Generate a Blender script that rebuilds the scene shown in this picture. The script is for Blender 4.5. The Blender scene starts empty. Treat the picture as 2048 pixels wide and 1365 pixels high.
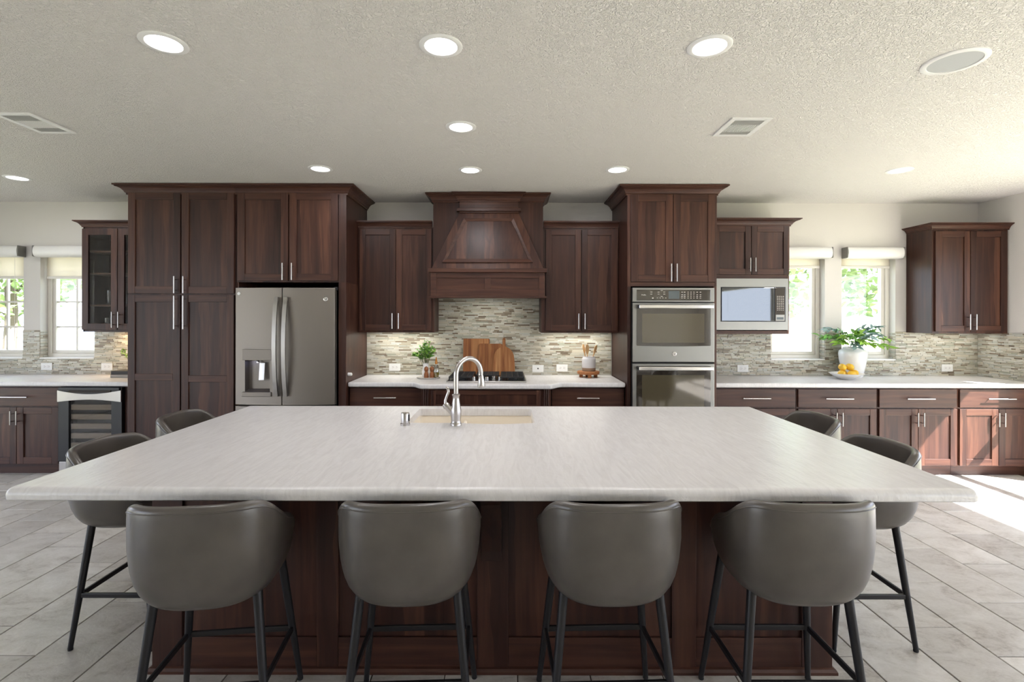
import bpy, bmesh, math, random
from mathutils import Vector, Matrix, noise as mnoise
random.seed(7)
PI = math.pi
scene = bpy.context.scene
COL = scene.collection

# ---------------------------------------------------------------- camera
cam_d = bpy.data.cameras.new('camera')
cam_d.sensor_fit = 'HORIZONTAL'
cam_d.sensor_width = 36.0
cam_d.lens = 36.0 * 1000.0 / 2048.0
cam_d.shift_x = 9.0 / 2048.0
cam_d.shift_y = -45.5 / 2048.0
cam_d.clip_start = 0.05
cam = bpy.data.objects.new('camera', cam_d)
COL.objects.link(cam)
cam.matrix_world = Matrix.Translation((0, 0, 1.5)) @ Matrix.Rotation(PI / 2, 4, 'X') @ Matrix.Rotation(0.0019, 4, 'Z')
scene.camera = cam

# ---------------------------------------------------------------- light
world = bpy.data.worlds.new('sky')
scene.world = world
world.use_nodes = True
bg = world.node_tree.nodes['Background']
bg.inputs['Color'].default_value = (0.79, 0.865, 1.04, 1)
bg.inputs['Strength'].default_value = 2.2

SUN_DIR = Vector((-1.0, 0.74, -1.136)).normalized()
sun_d = bpy.data.lights.new('sun', 'SUN')
sun_d.energy = 15.0
sun_d.angle = 0.009
sun_d.color = (1.0, 0.97, 0.95)
sun = bpy.data.objects.new('sun', sun_d)
sun.rotation_euler = SUN_DIR.to_track_quat('-Z', 'Y').to_euler()
COL.objects.link(sun)

vs = scene.view_settings
vs.view_transform = 'Standard'
vs.look = 'None'
vs.gamma = 1.0
vs.use_curve_mapping = False
vs.exposure = 1.42
LAMP_W = 2.25

# portals help the sky find its way in through the big openings behind and beside the camera
def portal(name, loc, rot, sx, sy):
    d = bpy.data.lights.new(name, 'AREA')
    d.shape = 'RECTANGLE'; d.size = sx; d.size_y = sy
    d.cycles.is_portal = True
    o = bpy.data.objects.new(name, d)
    o.location = loc; o.rotation_euler = rot
    COL.objects.link(o)
# openings: rear wall (y=-4), right wall (x=5.04)
REAR_Y, RIGHT_X, LEFT_X, BACK_Y, CEIL = -4.0, 5.04, -6.4, 5.36, 2.74
REAR_OPEN = []
LEFT_OPEN = [(-3.6, 0.8, 0.06, 2.4), (2.3, 4.1, 0.06, 2.4)]  # unseen openings, added and placed for the daylight they let in
RIGHT_OPEN = [(-3.4, 0.4, 0.1, 2.2), (1.0, 4.45, 0.06, 2.2)]
for i, (a, b, c, d) in enumerate(LEFT_OPEN):
    portal('side_window_portal', (LEFT_X - 0.1, (a + b) / 2, (c + d) / 2), (PI / 2, 0, -PI / 2), b - a, d - c)
for i, (a, b, c, d) in enumerate(RIGHT_OPEN):
    portal('side_window_portal', (RIGHT_X + 0.1, (a + b) / 2, (c + d) / 2), (PI / 2, 0, PI / 2), b - a, d - c)

cy = scene.cycles
cy.use_denoising = True
cy.max_bounces = 7
cy.diffuse_bounces = 5
cy.glossy_bounces = 3
cy.transparent_max_bounces = 10
cy.use_adaptive_sampling = True
cy.adaptive_threshold = 0.06
cy.adaptive_min_samples = 20
cy.sample_clamp_indirect = 6.0
cy.caustics_reflective = False
cy.caustics_refractive = False

# ================================================================ materials
def new_mat(name):
    m = bpy.data.materials.new(name)
    m.use_nodes = True
    nt = m.node_tree
    return m, nt, nt.nodes['Principled BSDF']

def N(nt, t, **kw):
    n = nt.nodes.new(t)
    for k, v in kw.items():
        setattr(n, k, v)
    return n

def L(nt, a, b):
    nt.links.new(a, b)

def plain(name, col, rough=0.5, metal=0.0, spec=0.5, bump=0, bscale=200, coat=0.0, vary=0.0):
    m, nt, p = new_mat(name)
    p.inputs['Base Color'].default_value = (*col, 1)
    p.inputs['Roughness'].default_value = rough
    p.inputs['Metallic'].default_value = metal
    p.inputs['Specular IOR Level'].default_value = spec
    p.inputs['Coat Weight'].default_value = coat
    tc = N(nt, 'ShaderNodeTexCoord')
    if bump:
        nz = N(nt, 'ShaderNodeTexNoise'); nz.inputs['Scale'].default_value = bscale
        nz.inputs['Detail'].default_value = 3
        L(nt, tc.outputs['Object'], nz.inputs['Vector'])
        b = N(nt, 'ShaderNodeBump'); b.inputs['Strength'].default_value = bump
        b.inputs['Distance'].default_value = 0.004
        L(nt, nz.outputs['Fac'], b.inputs['Height']); L(nt, b.outputs['Normal'], p.inputs['Normal'])
    if vary:
        nz2 = N(nt, 'ShaderNodeTexNoise'); nz2.inputs['Scale'].default_value = 6
        nz2.inputs['Detail'].default_value = 5
        L(nt, tc.outputs['Object'], nz2.inputs['Vector'])
        mx = N(nt, 'ShaderNodeMixRGB'); mx.inputs['Color1'].default_value = (*[c * (1 - vary) for c in col], 1)
        mx.inputs['Color2'].default_value = (*[min(1, c * (1 + vary)) for c in col], 1)
        L(nt, nz2.outputs['Fac'], mx.inputs['Fac']); L(nt, mx.outputs['Color'], p.inputs['Base Color'])
    return m

def wood(name, dark, mid, light, axis='Z', rough=0.40, stave=11.0, grain=1.0, coat=0.0):
    """stained timber: grain runs along axis, glued staves across it"""
    m, nt, p = new_mat(name)
    tc = N(nt, 'ShaderNodeTexCoord'); oi = N(nt, 'ShaderNodeObjectInfo')
    mul = N(nt, 'ShaderNodeMath', operation='MULTIPLY'); mul.inputs[1].default_value = 13.7
    L(nt, oi.outputs['Random'], mul.inputs[0])
    add = N(nt, 'ShaderNodeVectorMath', operation='ADD')
    L(nt, tc.outputs['Object'], add.inputs[0]); L(nt, mul.outputs[0], add.inputs[1])
    mp = N(nt, 'ShaderNodeMapping')
    hi, lo = 26.0 * grain, 1.6 * grain
    mp.inputs['Scale'].default_value = {'Z': (hi, hi, lo), 'X': (lo, hi, hi), 'Y': (hi, lo, hi)}[axis]
    L(nt, add.outputs[0], mp.inputs['Vector'])
    nz = N(nt, 'ShaderNodeTexNoise'); nz.inputs['Scale'].default_value = 1.0
    nz.inputs['Detail'].default_value = 6; nz.inputs['Distortion'].default_value = 0.6
    L(nt, mp.outputs[0], nz.inputs['Vector'])
    # staves
    sp = N(nt, 'ShaderNodeSeparateXYZ'); L(nt, add.outputs[0], sp.inputs[0])
    st = N(nt, 'ShaderNodeMath', operation='MULTIPLY'); st.inputs[1].default_value = stave
    L(nt, sp.outputs['X' if axis == 'Z' else 'Z'], st.inputs[0])
    wob = N(nt, 'ShaderNodeTexNoise'); wob.inputs['Scale'].default_value = 2.2
    L(nt, add.outputs[0], wob.inputs['Vector'])
    sta = N(nt, 'ShaderNodeMath', operation='ADD'); L(nt, st.outputs[0], sta.inputs[0]); L(nt, wob.outputs['Fac'], sta.inputs[1])
    fl = N(nt, 'ShaderNodeMath', operation='FLOOR'); L(nt, sta.outputs[0], fl.inputs[0])
    wn = N(nt, 'ShaderNodeTexWhiteNoise', noise_dimensions='1D'); L(nt, fl.outputs[0], wn.inputs['W'])
    m1 = N(nt, 'ShaderNodeMath', operation='MULTIPLY_ADD'); m1.inputs[1].default_value = 0.34
    L(nt, wn.outputs['Value'], m1.inputs[0])
    m2 = N(nt, 'ShaderNodeMath', operation='MULTIPLY'); m2.inputs[1].default_value = 0.78
    L(nt, nz.outputs['Fac'], m2.inputs[0]); L(nt, m2.outputs[0], m1.inputs[2])
    cr = N(nt, 'ShaderNodeValToRGB')
    e = cr.color_ramp.elements
    e[0].position = 0.22; e[0].color = (*dark, 1)
    e[1].position = 0.86; e[1].color = (*light, 1)
    k = cr.color_ramp.elements.new(0.52); k.color = (*mid, 1)
    L(nt, m1.outputs[0], cr.inputs[0]); L(nt, cr.outputs[0], p.inputs['Base Color'])
    p.inputs['Roughness'].default_value = rough
    p.inputs['Coat Weight'].default_value = coat
    p.inputs['Coat Roughness'].default_value = 0.25; p.inputs['Specular IOR Level'].default_value = 0.34
    b = N(nt, 'ShaderNodeBump'); b.inputs['Strength'].default_value = 0.12; b.inputs['Distance'].default_value = 0.002
    L(nt, nz.outputs['Fac'], b.inputs['Height']); L(nt, b.outputs['Normal'], p.inputs['Normal'])
    return m

M = {}
WD, WM, WL = (0.017, 0.0066, 0.0048), (0.047, 0.0180, 0.0120), (0.105, 0.044, 0.027)
M['wood'] = wood('walnut_stain_upright', WD, WM, WL, 'Z')
M['wood_h'] = wood('walnut_stain_level', WD, WM, WL, 'X', stave=0.0)
M['wood_in'] = wood('cabinet_interior', (0.10, 0.055, 0.03), (0.17, 0.10, 0.06), (0.25, 0.16, 0.10), 'X', stave=0.0)
M['acacia'] = wood('acacia_board', (0.10, 0.030, 0.010), (0.26, 0.095, 0.030), (0.48, 0.24, 0.095), 'Z', 0.45, stave=38, grain=1.6, coat=0)
M['acacia_h'] = wood('acacia_riser', (0.16, 0.05, 0.016), (0.30, 0.11, 0.035), (0.46, 0.20, 0.07), 'X', 0.45, stave=0, grain=2, coat=0)
M['maple'] = wood('cooler_shelf_maple', (0.34, 0.26, 0.19), (0.44, 0.35, 0.27), (0.54, 0.45, 0.36), 'X', 0.5, stave=0, coat=0)
M['beech'] = wood('pale_spoon_wood', (0.40, 0.22, 0.09), (0.55, 0.33, 0.15), (0.68, 0.45, 0.23), 'Z', 0.55, stave=0, grain=2, coat=0)
M['mill'] = wood('mill_wood', (0.12, 0.035, 0.012), (0.22, 0.075, 0.026), (0.32, 0.13, 0.05), 'Z', 0.3, stave=0, grain=3)
M['wall'] = plain('cream_wall_paint', (0.655, 0.63, 0.60), 0.85, bump=0.25, bscale=120)
M['white'] = plain('white_satin', (0.80, 0.79, 0.77), 0.4)
M['trim'] = plain('lamp_trim_white', (0.85, 0.85, 0.85), 0.45)
M['vinyl'] = plain('window_vinyl', (0.72, 0.69, 0.63), 0.4)
M['nickel'] = plain('brushed_nickel', (0.50, 0.475, 0.455), 0.26, 1.0)
M['steel'] = plain('stainless', (0.46, 0.44, 0.42), 0.30, 1.0)
M['slate'] = plain('slate_steel', (0.25, 0.222, 0.195), 0.50, 1.0)
M['slate_lt'] = plain('slate_steel_light', (0.265, 0.26, 0.245), 0.42, 1.0)
M['chrome'] = plain('chrome', (0.75, 0.74, 0.73), 0.14, 1.0)
M['black'] = plain('black_plastic', (0.010, 0.010, 0.011), 0.35)
M['dark'] = plain('dark_void', (0.004, 0.004, 0.004), 0.8)
M['ovenglass'] = plain('oven_glass', (0.030, 0.024, 0.018), 0.05, spec=0.9, coat=0.6)
M['ovenwin'] = plain('oven_window', (0.075, 0.062, 0.038), 0.06, spec=0.9, coat=0.6)
M['mirrorglass'] = plain('microwave_glass', (0.115, 0.12, 0.12), 0.03, metal=0.9)
M['screen'] = plain('oven_display', (0.10, 0.12, 0.13), 0.15)
M['print'] = plain('panel_print', (0.62, 0.60, 0.57), 0.5)
M['iron'] = plain('cast_iron', (0.012, 0.012, 0.013), 0.5, bump=0.2, bscale=300)
M['cookglass'] = plain('cooktop_enamel', (0.015, 0.015, 0.016), 0.2)
M['metal_leg'] = plain('stool_leg_paint', (0.020, 0.019, 0.020), 0.38, metal=0.35)
M['rubber'] = plain('rubber', (0.01, 0.01, 0.01), 0.7)
M['sink'] = plain('cream_sink', (0.86, 0.79, 0.68), 0.25)
M['ceramic'] = plain('white_ceramic', (0.80, 0.80, 0.79), 0.22)
M['stoneware'] = plain('grey_stoneware', (0.62, 0.60, 0.60), 0.4)
M['clay'] = plain('bare_clay', (0.30, 0.20, 0.13), 0.7)
M['tray'] = plain('stone_tray', (0.55, 0.52, 0.48), 0.5, vary=0.15)
M['lemon'] = plain('lemon_skin', (0.80, 0.48, 0.035), 0.42, bump=0.3, bscale=160)
M['oil'] = plain('olive_oil', (0.22, 0.15, 0.005), 0.12)
M['amber'] = plain('amber_glass', (0.42, 0.16, 0.02), 0.15)
M['leaf'] = plain('leaf_green', (0.15, 0.36, 0.07), 0.5, vary=0.5)
M['leaf2'] = plain('leaf_fresh', (0.30, 0.52, 0.08), 0.5, vary=0.4)
M['leaf3'] = plain('leaf_blue_green', (0.24, 0.36, 0.33), 0.55, vary=0.4)
M['twig'] = plain('twig_brown', (0.12, 0.13, 0.06), 0.7)
M['book_dark'] = plain('book_charcoal', (0.03, 0.028, 0.026), 0.6)
M['book_grey'] = plain('book_greige', (0.34, 0.31, 0.27), 0.6)
M['paper'] = plain('paper', (0.72, 0.69, 0.62), 0.8)
M['grille'] = plain('speaker_mesh', (0.50, 0.52, 0.54), 0.7, bump=0.4, bscale=900)
M['grout'] = plain('grout_brown', (0.11, 0.088, 0.07), 0.9)
M['tilegrout'] = plain('mosaic_grout', (0.46, 0.42, 0.35), 0.9)
M['fence'] = plain('fence_paint', (0.72, 0.68, 0.62), 0.8, vary=0.1)
M['lawn'] = plain('garden_ground', (0.36, 0.36, 0.24), 0.95, vary=0.3)
M['limestone'] = plain('pale_limestone', (0.66, 0.63, 0.58), 0.9, bump=0.5, bscale=20, vary=0.15)
M['bark'] = plain('tree_bark', (0.16, 0.13, 0.10), 0.9)
M['treeleaf'] = plain('tree_leaf', (0.34, 0.44, 0.20), 0.6, vary=0.5)
M['stucco'] = plain('outside_stucco', (0.6, 0.56, 0.5), 0.9)
M['cork'] = plain('plug_white', (0.8, 0.8, 0.78), 0.4)

def leather():
    m, nt, p = new_mat('grey_leather')
    tc = N(nt, 'ShaderNodeTexCoord')
    a = N(nt, 'ShaderNodeTexNoise'); a.inputs['Scale'].default_value = 7; a.inputs['Detail'].default_value = 6
    L(nt, tc.outputs['Object'], a.inputs['Vector'])
    cr = N(nt, 'ShaderNodeValToRGB')
    cr.color_ramp.elements[0].position = 0.3; cr.color_ramp.elements[0].color = (0.072, 0.062, 0.053, 1)
    cr.color_ramp.elements[1].position = 0.75; cr.color_ramp.elements[1].color = (0.112, 0.098, 0.086, 1)
    L(nt, a.outputs['Fac'], cr.inputs[0]); L(nt, cr.outputs[0], p.inputs['Base Color'])
    v = N(nt, 'ShaderNodeTexVoronoi'); v.inputs['Scale'].default_value = 420
    L(nt, tc.outputs['Object'], v.inputs['Vector'])
    b = N(nt, 'ShaderNodeBump'); b.inputs['Strength'].default_value = 0.05; b.inputs['Distance'].default_value = 0.002
    L(nt, v.outputs['Distance'], b.inputs['Height']); L(nt, b.outputs['Normal'], p.inputs['Normal'])
    p.inputs['Roughness'].default_value = 0.32
    p.inputs['Specular IOR Level'].default_value = 0.6
    return m
M['leather'] = leather()

def ceiling_mat():
    m, nt, p = new_mat('textured_ceiling')
    p.inputs['Base Color'].default_value = (0.83, 0.805, 0.785, 1)
    p.inputs['Roughness'].default_value = 0.9
    tc = N(nt, 'ShaderNodeTexCoord')
    a = N(nt, 'ShaderNodeTexNoise'); a.inputs['Scale'].default_value = 70; a.inputs['Detail'].default_value = 2.5
    a.inputs['Distortion'].default_value = 1.2
    L(nt, tc.outputs['Object'], a.inputs['Vector'])
    cr = N(nt, 'ShaderNodeValToRGB')
    cr.color_ramp.elements[0].position = 0.42; cr.color_ramp.elements[1].position = 0.6
    L(nt, a.outputs['Fac'], cr.inputs[0])
    b = N(nt, 'ShaderNodeBump'); b.inputs['Strength'].default_value = 0.9; b.inputs['Distance'].default_value = 0.006
    L(nt, cr.outputs[0], b.inputs['Height']); L(nt, b.outputs['Normal'], p.inputs['Normal'])
    return m
M['ceiling'] = ceiling_mat()

def stone_top():
    m, nt, p = new_mat('leathered_white_stone')
    tc = N(nt, 'ShaderNodeTexCoord')
    mp = N(nt, 'ShaderNodeMapping'); mp.inputs['Rotation'].default_value = (0, 0, 0.12); mp.inputs['Scale'].default_value = (17, 2.4, 6)
    L(nt, tc.outputs['Object'], mp.inputs['Vector'])
    a = N(nt, 'ShaderNodeTexNoise'); a.inputs['Scale'].default_value = 2.0; a.inputs['Detail'].default_value = 7
    a.inputs['Distortion'].default_value = 1.6
    L(nt, mp.outputs[0], a.inputs['Vector'])
    cr = N(nt, 'ShaderNodeValToRGB')
    cr.color_ramp.elements[0].position = 0.28; cr.color_ramp.elements[0].color = (0.615, 0.595, 0.588, 1)
    cr.color_ramp.elements[1].position = 0.62; cr.color_ramp.elements[1].color = (0.70, 0.683, 0.678, 1)
    L(nt, a.outputs['Fac'], cr.inputs[0]); L(nt, cr.outputs[0], p.inputs['Base Color'])
    c = N(nt, 'ShaderNodeTexNoise'); c.inputs['Scale'].default_value = 14; c.inputs['Detail'].default_value = 4
    c.inputs['Distortion'].default_value = 2.5
    L(nt, tc.outputs['Object'], c.inputs['Vector'])
    ad = N(nt, 'ShaderNodeMath', operation='ADD'); L(nt, a.outputs['Fac'], ad.inputs[0]); L(nt, c.outputs['Fac'], ad.inputs[1])
    b = N(nt, 'ShaderNodeBump'); b.inputs['Strength'].default_value = 0.22; b.inputs['Distance'].default_value = 0.006
    L(nt, ad.outputs[0], b.inputs['Height']); L(nt, b.outputs['Normal'], p.inputs['Normal'])
    p.inputs['Roughness'].default_value = 0.30
    return m
M['stone'] = stone_top()

def plank_mat():
    m, nt, p = new_mat('floor_porcelain')
    tc = N(nt, 'ShaderNodeTexCoord'); geo = N(nt, 'ShaderNodeNewGeometry'); oi = N(nt, 'ShaderNodeObjectInfo')
    rnd = N(nt, 'ShaderNodeMath', operation='ADD'); L(nt, oi.outputs['Random'], rnd.inputs[0]); L(nt, geo.outputs['Random Per Island'], rnd.inputs[1])
    mu = N(nt, 'ShaderNodeMath', operation='MULTIPLY'); mu.inputs[1].default_value = 17.3; L(nt, rnd.outputs[0], mu.inputs[0])
    add = N(nt, 'ShaderNodeVectorMath', operation='ADD'); L(nt, tc.outputs['Object'], add.inputs[0]); L(nt, mu.outputs[0], add.inputs[1])
    mp = N(nt, 'ShaderNodeMapping'); mp.inputs['Rotation'].default_value = (0, 0, 0.5); mp.inputs['Scale'].default_value = (4.5, 7.0, 4)
    L(nt, add.outputs[0], mp.inputs['Vector'])
    a = N(nt, 'ShaderNodeTexNoise'); a.inputs['Scale'].default_value = 1.0; a.inputs['Detail'].default_value = 8
    a.inputs['Roughness'].default_value = 0.66; a.inputs['Distortion'].default_value = 0.7
    L(nt, mp.outputs[0], a.inputs['Vector'])
    cr = N(nt, 'ShaderNodeValToRGB')
    e = cr.color_ramp.elements
    e[0].position = 0.28; e[0].color = (0.32, 0.282, 0.245, 1)
    e[1].position = 0.72; e[1].color = (0.65, 0.625, 0.59, 1)
    k = e.new(0.46); k.color = (0.52, 0.49, 0.45, 1)
    a2 = N(nt, 'ShaderNodeTexNoise'); a2.inputs['Scale'].default_value = 11; a2.inputs['Detail'].default_value = 9
    a2.inputs['Roughness'].default_value = 0.7; a2.inputs['Distortion'].default_value = 0.5
    L(nt, mp.outputs[0], a2.inputs['Vector'])
    mxn = N(nt, 'ShaderNodeMath', operation='MULTIPLY_ADD'); mxn.inputs[1].default_value = 0.38; L(nt, a2.outputs['Fac'], mxn.inputs[0])
    hl = N(nt, 'ShaderNodeMath', operation='MULTIPLY_ADD'); hl.inputs[1].default_value = 0.95; hl.inputs[2].default_value = -0.165; L(nt, a.outputs['Fac'], hl.inputs[0])
    L(nt, hl.outputs[0], mxn.inputs[2]); L(nt, mxn.outputs[0], cr.inputs[0])
    fr = N(nt, 'ShaderNodeMath', operation='FRACT'); L(nt, mu.outputs[0], fr.inputs[0])
    mr = N(nt, 'ShaderNodeMapRange'); mr.inputs['To Min'].default_value = 0.84; mr.inputs['To Max'].default_value = 1.12
    L(nt, fr.outputs[0], mr.inputs['Value'])
    vm = N(nt, 'ShaderNodeVectorMath', operation='SCALE'); L(nt, cr.outputs[0], vm.inputs[0]); L(nt, mr.outputs[0], vm.inputs['Scale'])
    L(nt, vm.outputs[0], p.inputs['Base Color'])
    p.inputs['Roughness'].default_value = 0.34
    b = N(nt, 'ShaderNodeBump'); b.inputs['Strength'].default_value = 0.4; b.inputs['Distance'].default_value = 0.006
    L(nt, mxn.outputs[0], b.inputs['Height']); L(nt, b.outputs['Normal'], p.inputs['Normal'])
    return m
M['plank'] = plank_mat()

def mosaic_mat():
    m, nt, p = new_mat('glass_stone_mosaic')
    geo = N(nt, 'ShaderNodeNewGeometry')
    cr = N(nt, 'ShaderNodeValToRGB'); cr.color_ramp.interpolation = 'CONSTANT'
    cols = [(0.0, (0.55, 0.52, 0.43)), (0.16, (0.62, 0.60, 0.53)), (0.34, (0.47, 0.45, 0.37)), (0.48, (0.40, 0.36, 0.28)),
            (0.60, (0.52, 0.52, 0.47)), (0.72, (0.58, 0.53, 0.43)), (0.83, (0.27, 0.22, 0.16)), (0.90, (0.36, 0.36, 0.29)), (0.96, (0.20, 0.155, 0.11))]
    e = cr.color_ramp.elements
    e[0].position = 0; e[0].color = (*cols[0][1], 1)
    e[1].position = cols[1][0]; e[1].color = (*cols[1][1], 1)
    for q, c in cols[2:]:
        k = e.new(q); k.color = (*c, 1)
    L(nt, geo.outputs['Random Per Island'], cr.inputs[0]); L(nt, cr.outputs[0], p.inputs['Base Color'])
    mu = N(nt, 'ShaderNodeMath', operation='MULTIPLY'); mu.inputs[1].default_value = 7.31; L(nt, geo.outputs['Random Per Island'], mu.inputs[0])
    fr = N(nt, 'ShaderNodeMath', operation='FRACT'); L(nt, mu.outputs[0], fr.inputs[0])
    mr = N(nt, 'ShaderNodeMapRange'); mr.inputs['To Min'].default_value = 0.12; mr.inputs['To Max'].default_value = 0.6
    L(nt, fr.outputs[0], mr.inputs['Value']); L(nt, mr.outputs[0], p.inputs['Roughness'])
    return m
M['mosaic'] = mosaic_mat()

def pane_mat(name, tint=(0.95, 0.98, 0.98), refl=1.0):
    m = bpy.data.materials.new(name); m.use_nodes = True
    nt = m.node_tree; nt.nodes.clear()
    out = N(nt, 'ShaderNodeOutputMaterial'); tr = N(nt, 'ShaderNodeBsdfTransparent'); gl = N(nt, 'ShaderNodeBsdfGlossy')
    tr.inputs['Color'].default_value = (*tint, 1); gl.inputs['Roughness'].default_value = 0.02
    lw = N(nt, 'ShaderNodeLayerWeight'); lw.inputs['Blend'].default_value = 0.5
    pw = N(nt, 'ShaderNodeMath', operation='POWER'); pw.inputs[1].default_value = 5.0
    mu = N(nt, 'ShaderNodeMath', operation='MULTIPLY_ADD'); mu.inputs[1].default_value = 0.9; mu.inputs[2].default_value = 0.045 * refl
    mx = N(nt, 'ShaderNodeMixShader')
    L(nt, lw.outputs['Facing'], pw.inputs[0]); L(nt, pw.outputs[0], mu.inputs[0]); L(nt, mu.outputs[0], mx.inputs[0])
    L(nt, tr.outputs[0], mx.inputs[1]); L(nt, gl.outputs[0], mx.inputs[2]); L(nt, mx.outputs[0], out.inputs['Surface'])
    return m
M['pane'] = pane_mat('window_glass')
M['cabglass'] = pane_mat('cabinet_glass', (0.80, 0.80, 0.80), 1.6)
M['tumbler'] = pane_mat('tumbler_glass', (0.86, 0.88, 0.88), 4.5)

def fabric_mat():
    m = bpy.data.materials.new('blind_fabric'); m.use_nodes = True
    nt = m.node_tree; nt.nodes.clear()
    out = N(nt, 'ShaderNodeOutputMaterial'); df = N(nt, 'ShaderNodeBsdfDiffuse'); tl = N(nt, 'ShaderNodeBsdfTranslucent')
    df.inputs['Color'].default_value = (0.80, 0.75, 0.66, 1); tl.inputs['Color'].default_value = (0.84, 0.79, 0.70, 1)
    mx = N(nt, 'ShaderNodeMixShader'); mx.inputs[0].default_value = 0.55
    L(nt, df.outputs[0], mx.inputs[1]); L(nt, tl.outputs[0], mx.inputs[2]); L(nt, mx.outputs[0], out.inputs['Surface'])
    return m
M['fabric'] = fabric_mat()

def emit(name, col, s):
    m = bpy.data.materials.new(name); m.use_nodes = True
    nt = m.node_tree; nt.nodes.clear()
    out = N(nt, 'ShaderNodeOutputMaterial'); e = N(nt, 'ShaderNodeEmission')
    e.inputs['Color'].default_value = (*col, 1); e.inputs['Strength'].default_value = s
    L(nt, e.outputs[0], out.inputs['Surface'])
    return m
M['lamp'] = emit('lamp_diffuser', (1.0, 0.97, 0.93), 3.0)
M['led'] = emit('dispenser_led', (0.55, 0.62, 1.0), 2.0)

# ================================================================ mesh helpers
ORG = {}   # object -> world origin used when its meshes were written

class MB:
    def __init__(s):
        s.v, s.f = [], []
    def box(s, x0, x1, y0, y1, z0, z1):
        b = len(s.v)
        s.v += [(x0, y0, z0), (x1, y0, z0), (x1, y1, z0), (x0, y1, z0), (x0, y0, z1), (x1, y0, z1), (x1, y1, z1), (x0, y1, z1)]
        s.f += [(b, b + 3, b + 2, b + 1), (b + 4, b + 5, b + 6, b + 7), (b, b + 1, b + 5, b + 4), (b + 1, b + 2, b + 6, b + 5), (b + 2, b + 3, b + 7, b + 6), (b + 3, b, b + 4, b + 7)]
        return s
    def hexa(s, pts):
        """8 points: bottom ring then top ring"""
        b = len(s.v); s.v += [tuple(p) for p in pts]
        s.f += [(b, b + 3, b + 2, b + 1), (b + 4, b + 5, b + 6, b + 7), (b, b + 1, b + 5, b + 4), (b + 1, b + 2, b + 6, b + 5), (b + 2, b + 3, b + 7, b + 6), (b + 3, b, b + 4, b + 7)]
        return s
    def prism_y(s, poly, y0, y1):
        """polygon in x,z pushed from y0 to y1"""
        b = len(s.v); n = len(poly)
        s.v += [(x, y0, z) for x, z in poly] + [(x, y1, z) for x, z in poly]
        s.f += [tuple(b + i for i in range(n)), tuple(b + n + i for i in reversed(range(n)))]
        s.f += [(b + i, b + n + i, b + n + (i + 1) % n, b + (i + 1) % n) for i in range(n)]
        return s
    def prism_z(s, poly, z0, z1):
        b = len(s.v); n = len(poly)
        s.v += [(x, y, z0) for x, y in poly] + [(x, y, z1) for x, y in poly]
        s.f += [tuple(b + i for i in reversed(range(n))), tuple(b + n + i for i in range(n))]
        s.f += [(b + i, b + (i + 1) % n, b + n + (i + 1) % n, b + n + i) for i in range(n)]
        return s
    def lathe(s, prof, c=(0, 0, 0), seg=24, cap=True, axis='Z'):
        b = len(s.v); n = len(prof)
        for r, h in prof:
            for k in range(seg):
                a = 2 * PI * k / seg
                p = (r * math.cos(a), r * math.sin(a), h)
                if axis == 'Y': p = (p[0], p[2], p[1])
                if axis == 'X': p = (p[2], p[0], p[1])
                s.v.append((c[0] + p[0], c[1] + p[1], c[2] + p[2]))
        for i in range(n - 1):
            for k in range(seg):
                k2 = (k + 1) % seg
                s.f.append((b + i * seg + k, b + i * seg + k2, b + (i + 1) * seg + k2, b + (i + 1) * seg + k))
        if cap:
            s.f.append(tuple(b + k for k in reversed(range(seg))))
            s.f.append(tuple(b + (n - 1) * seg + k for k in range(seg)))
        return s
    def tube(s, pts, r, seg=12, cap=True, flat=None):
        """round bar through pts; r a number or list; flat=(w,h) gives a flat oval bar"""
        pts = [Vector(p) for p in pts]; n = len(pts); b = len(s.v)
        rs = r if isinstance(r, (list, tuple)) else [r] * n
        up = None
        for i, p in enumerate(pts):
            t = (pts[min(i + 1, n - 1)] - pts[max(i - 1, 0)]).normalized()
            if up is None:
                up = Vector((0, 0, 1)) if abs(t.z) < 0.9 else Vector((0, 1, 0))
            u = (up - t * up.dot(t)).normalized(); w = t.cross(u); up = u
            for k in range(seg):
                a = 2 * PI * k / seg
                s.v.append(tuple(p + (u * math.cos(a) + w * math.sin(a)) * rs[i]))
        for i in range(n - 1):
            for k in range(seg):
                k2 = (k + 1) % seg
                s.f.append((b + i * seg + k, b + i * seg + k2, b + (i + 1) * seg + k2, b + (i + 1) * seg + k))
        if cap:
            s.f.append(tuple(b + k for k in reversed(range(seg))))
            s.f.append(tuple(b + (n - 1) * seg + k for k in range(seg)))
        return s
    def sweep(s, path, prof, z):
        """moulding: path of (x,y) walked with the outside on its right; prof (out, dz) closed loop"""
        P = [Vector(p) for p in path]; n = len(P); b = len(s.v); m = len(prof)
        nrm = []
        for i in range(n - 1):
            d = (P[i + 1] - P[i]).normalized(); nrm.append(Vector((d.y, -d.x)))
        for i in range(n):
            if i == 0: o = nrm[0]
            elif i == n - 1: o = nrm[-1]
            else:
                o = nrm[i - 1] + nrm[i]; o = o / (1 + nrm[i - 1].dot(nrm[i]))
            for out, dz in prof:
                s.v.append((P[i].x + o.x * out, P[i].y + o.y * out, z + dz))
        for i in range(n - 1):
            for k in range(m):
                k2 = (k + 1) % m
                s.f.append((b + i * m + k, b + (i + 1) * m + k, b + (i + 1) * m + k2, b + i * m + k2))
        s.f.append(tuple(b + k for k in range(m)))
        s.f.append(tuple(b + (n - 1) * m + k for k in reversed(range(m))))
        return s
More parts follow.
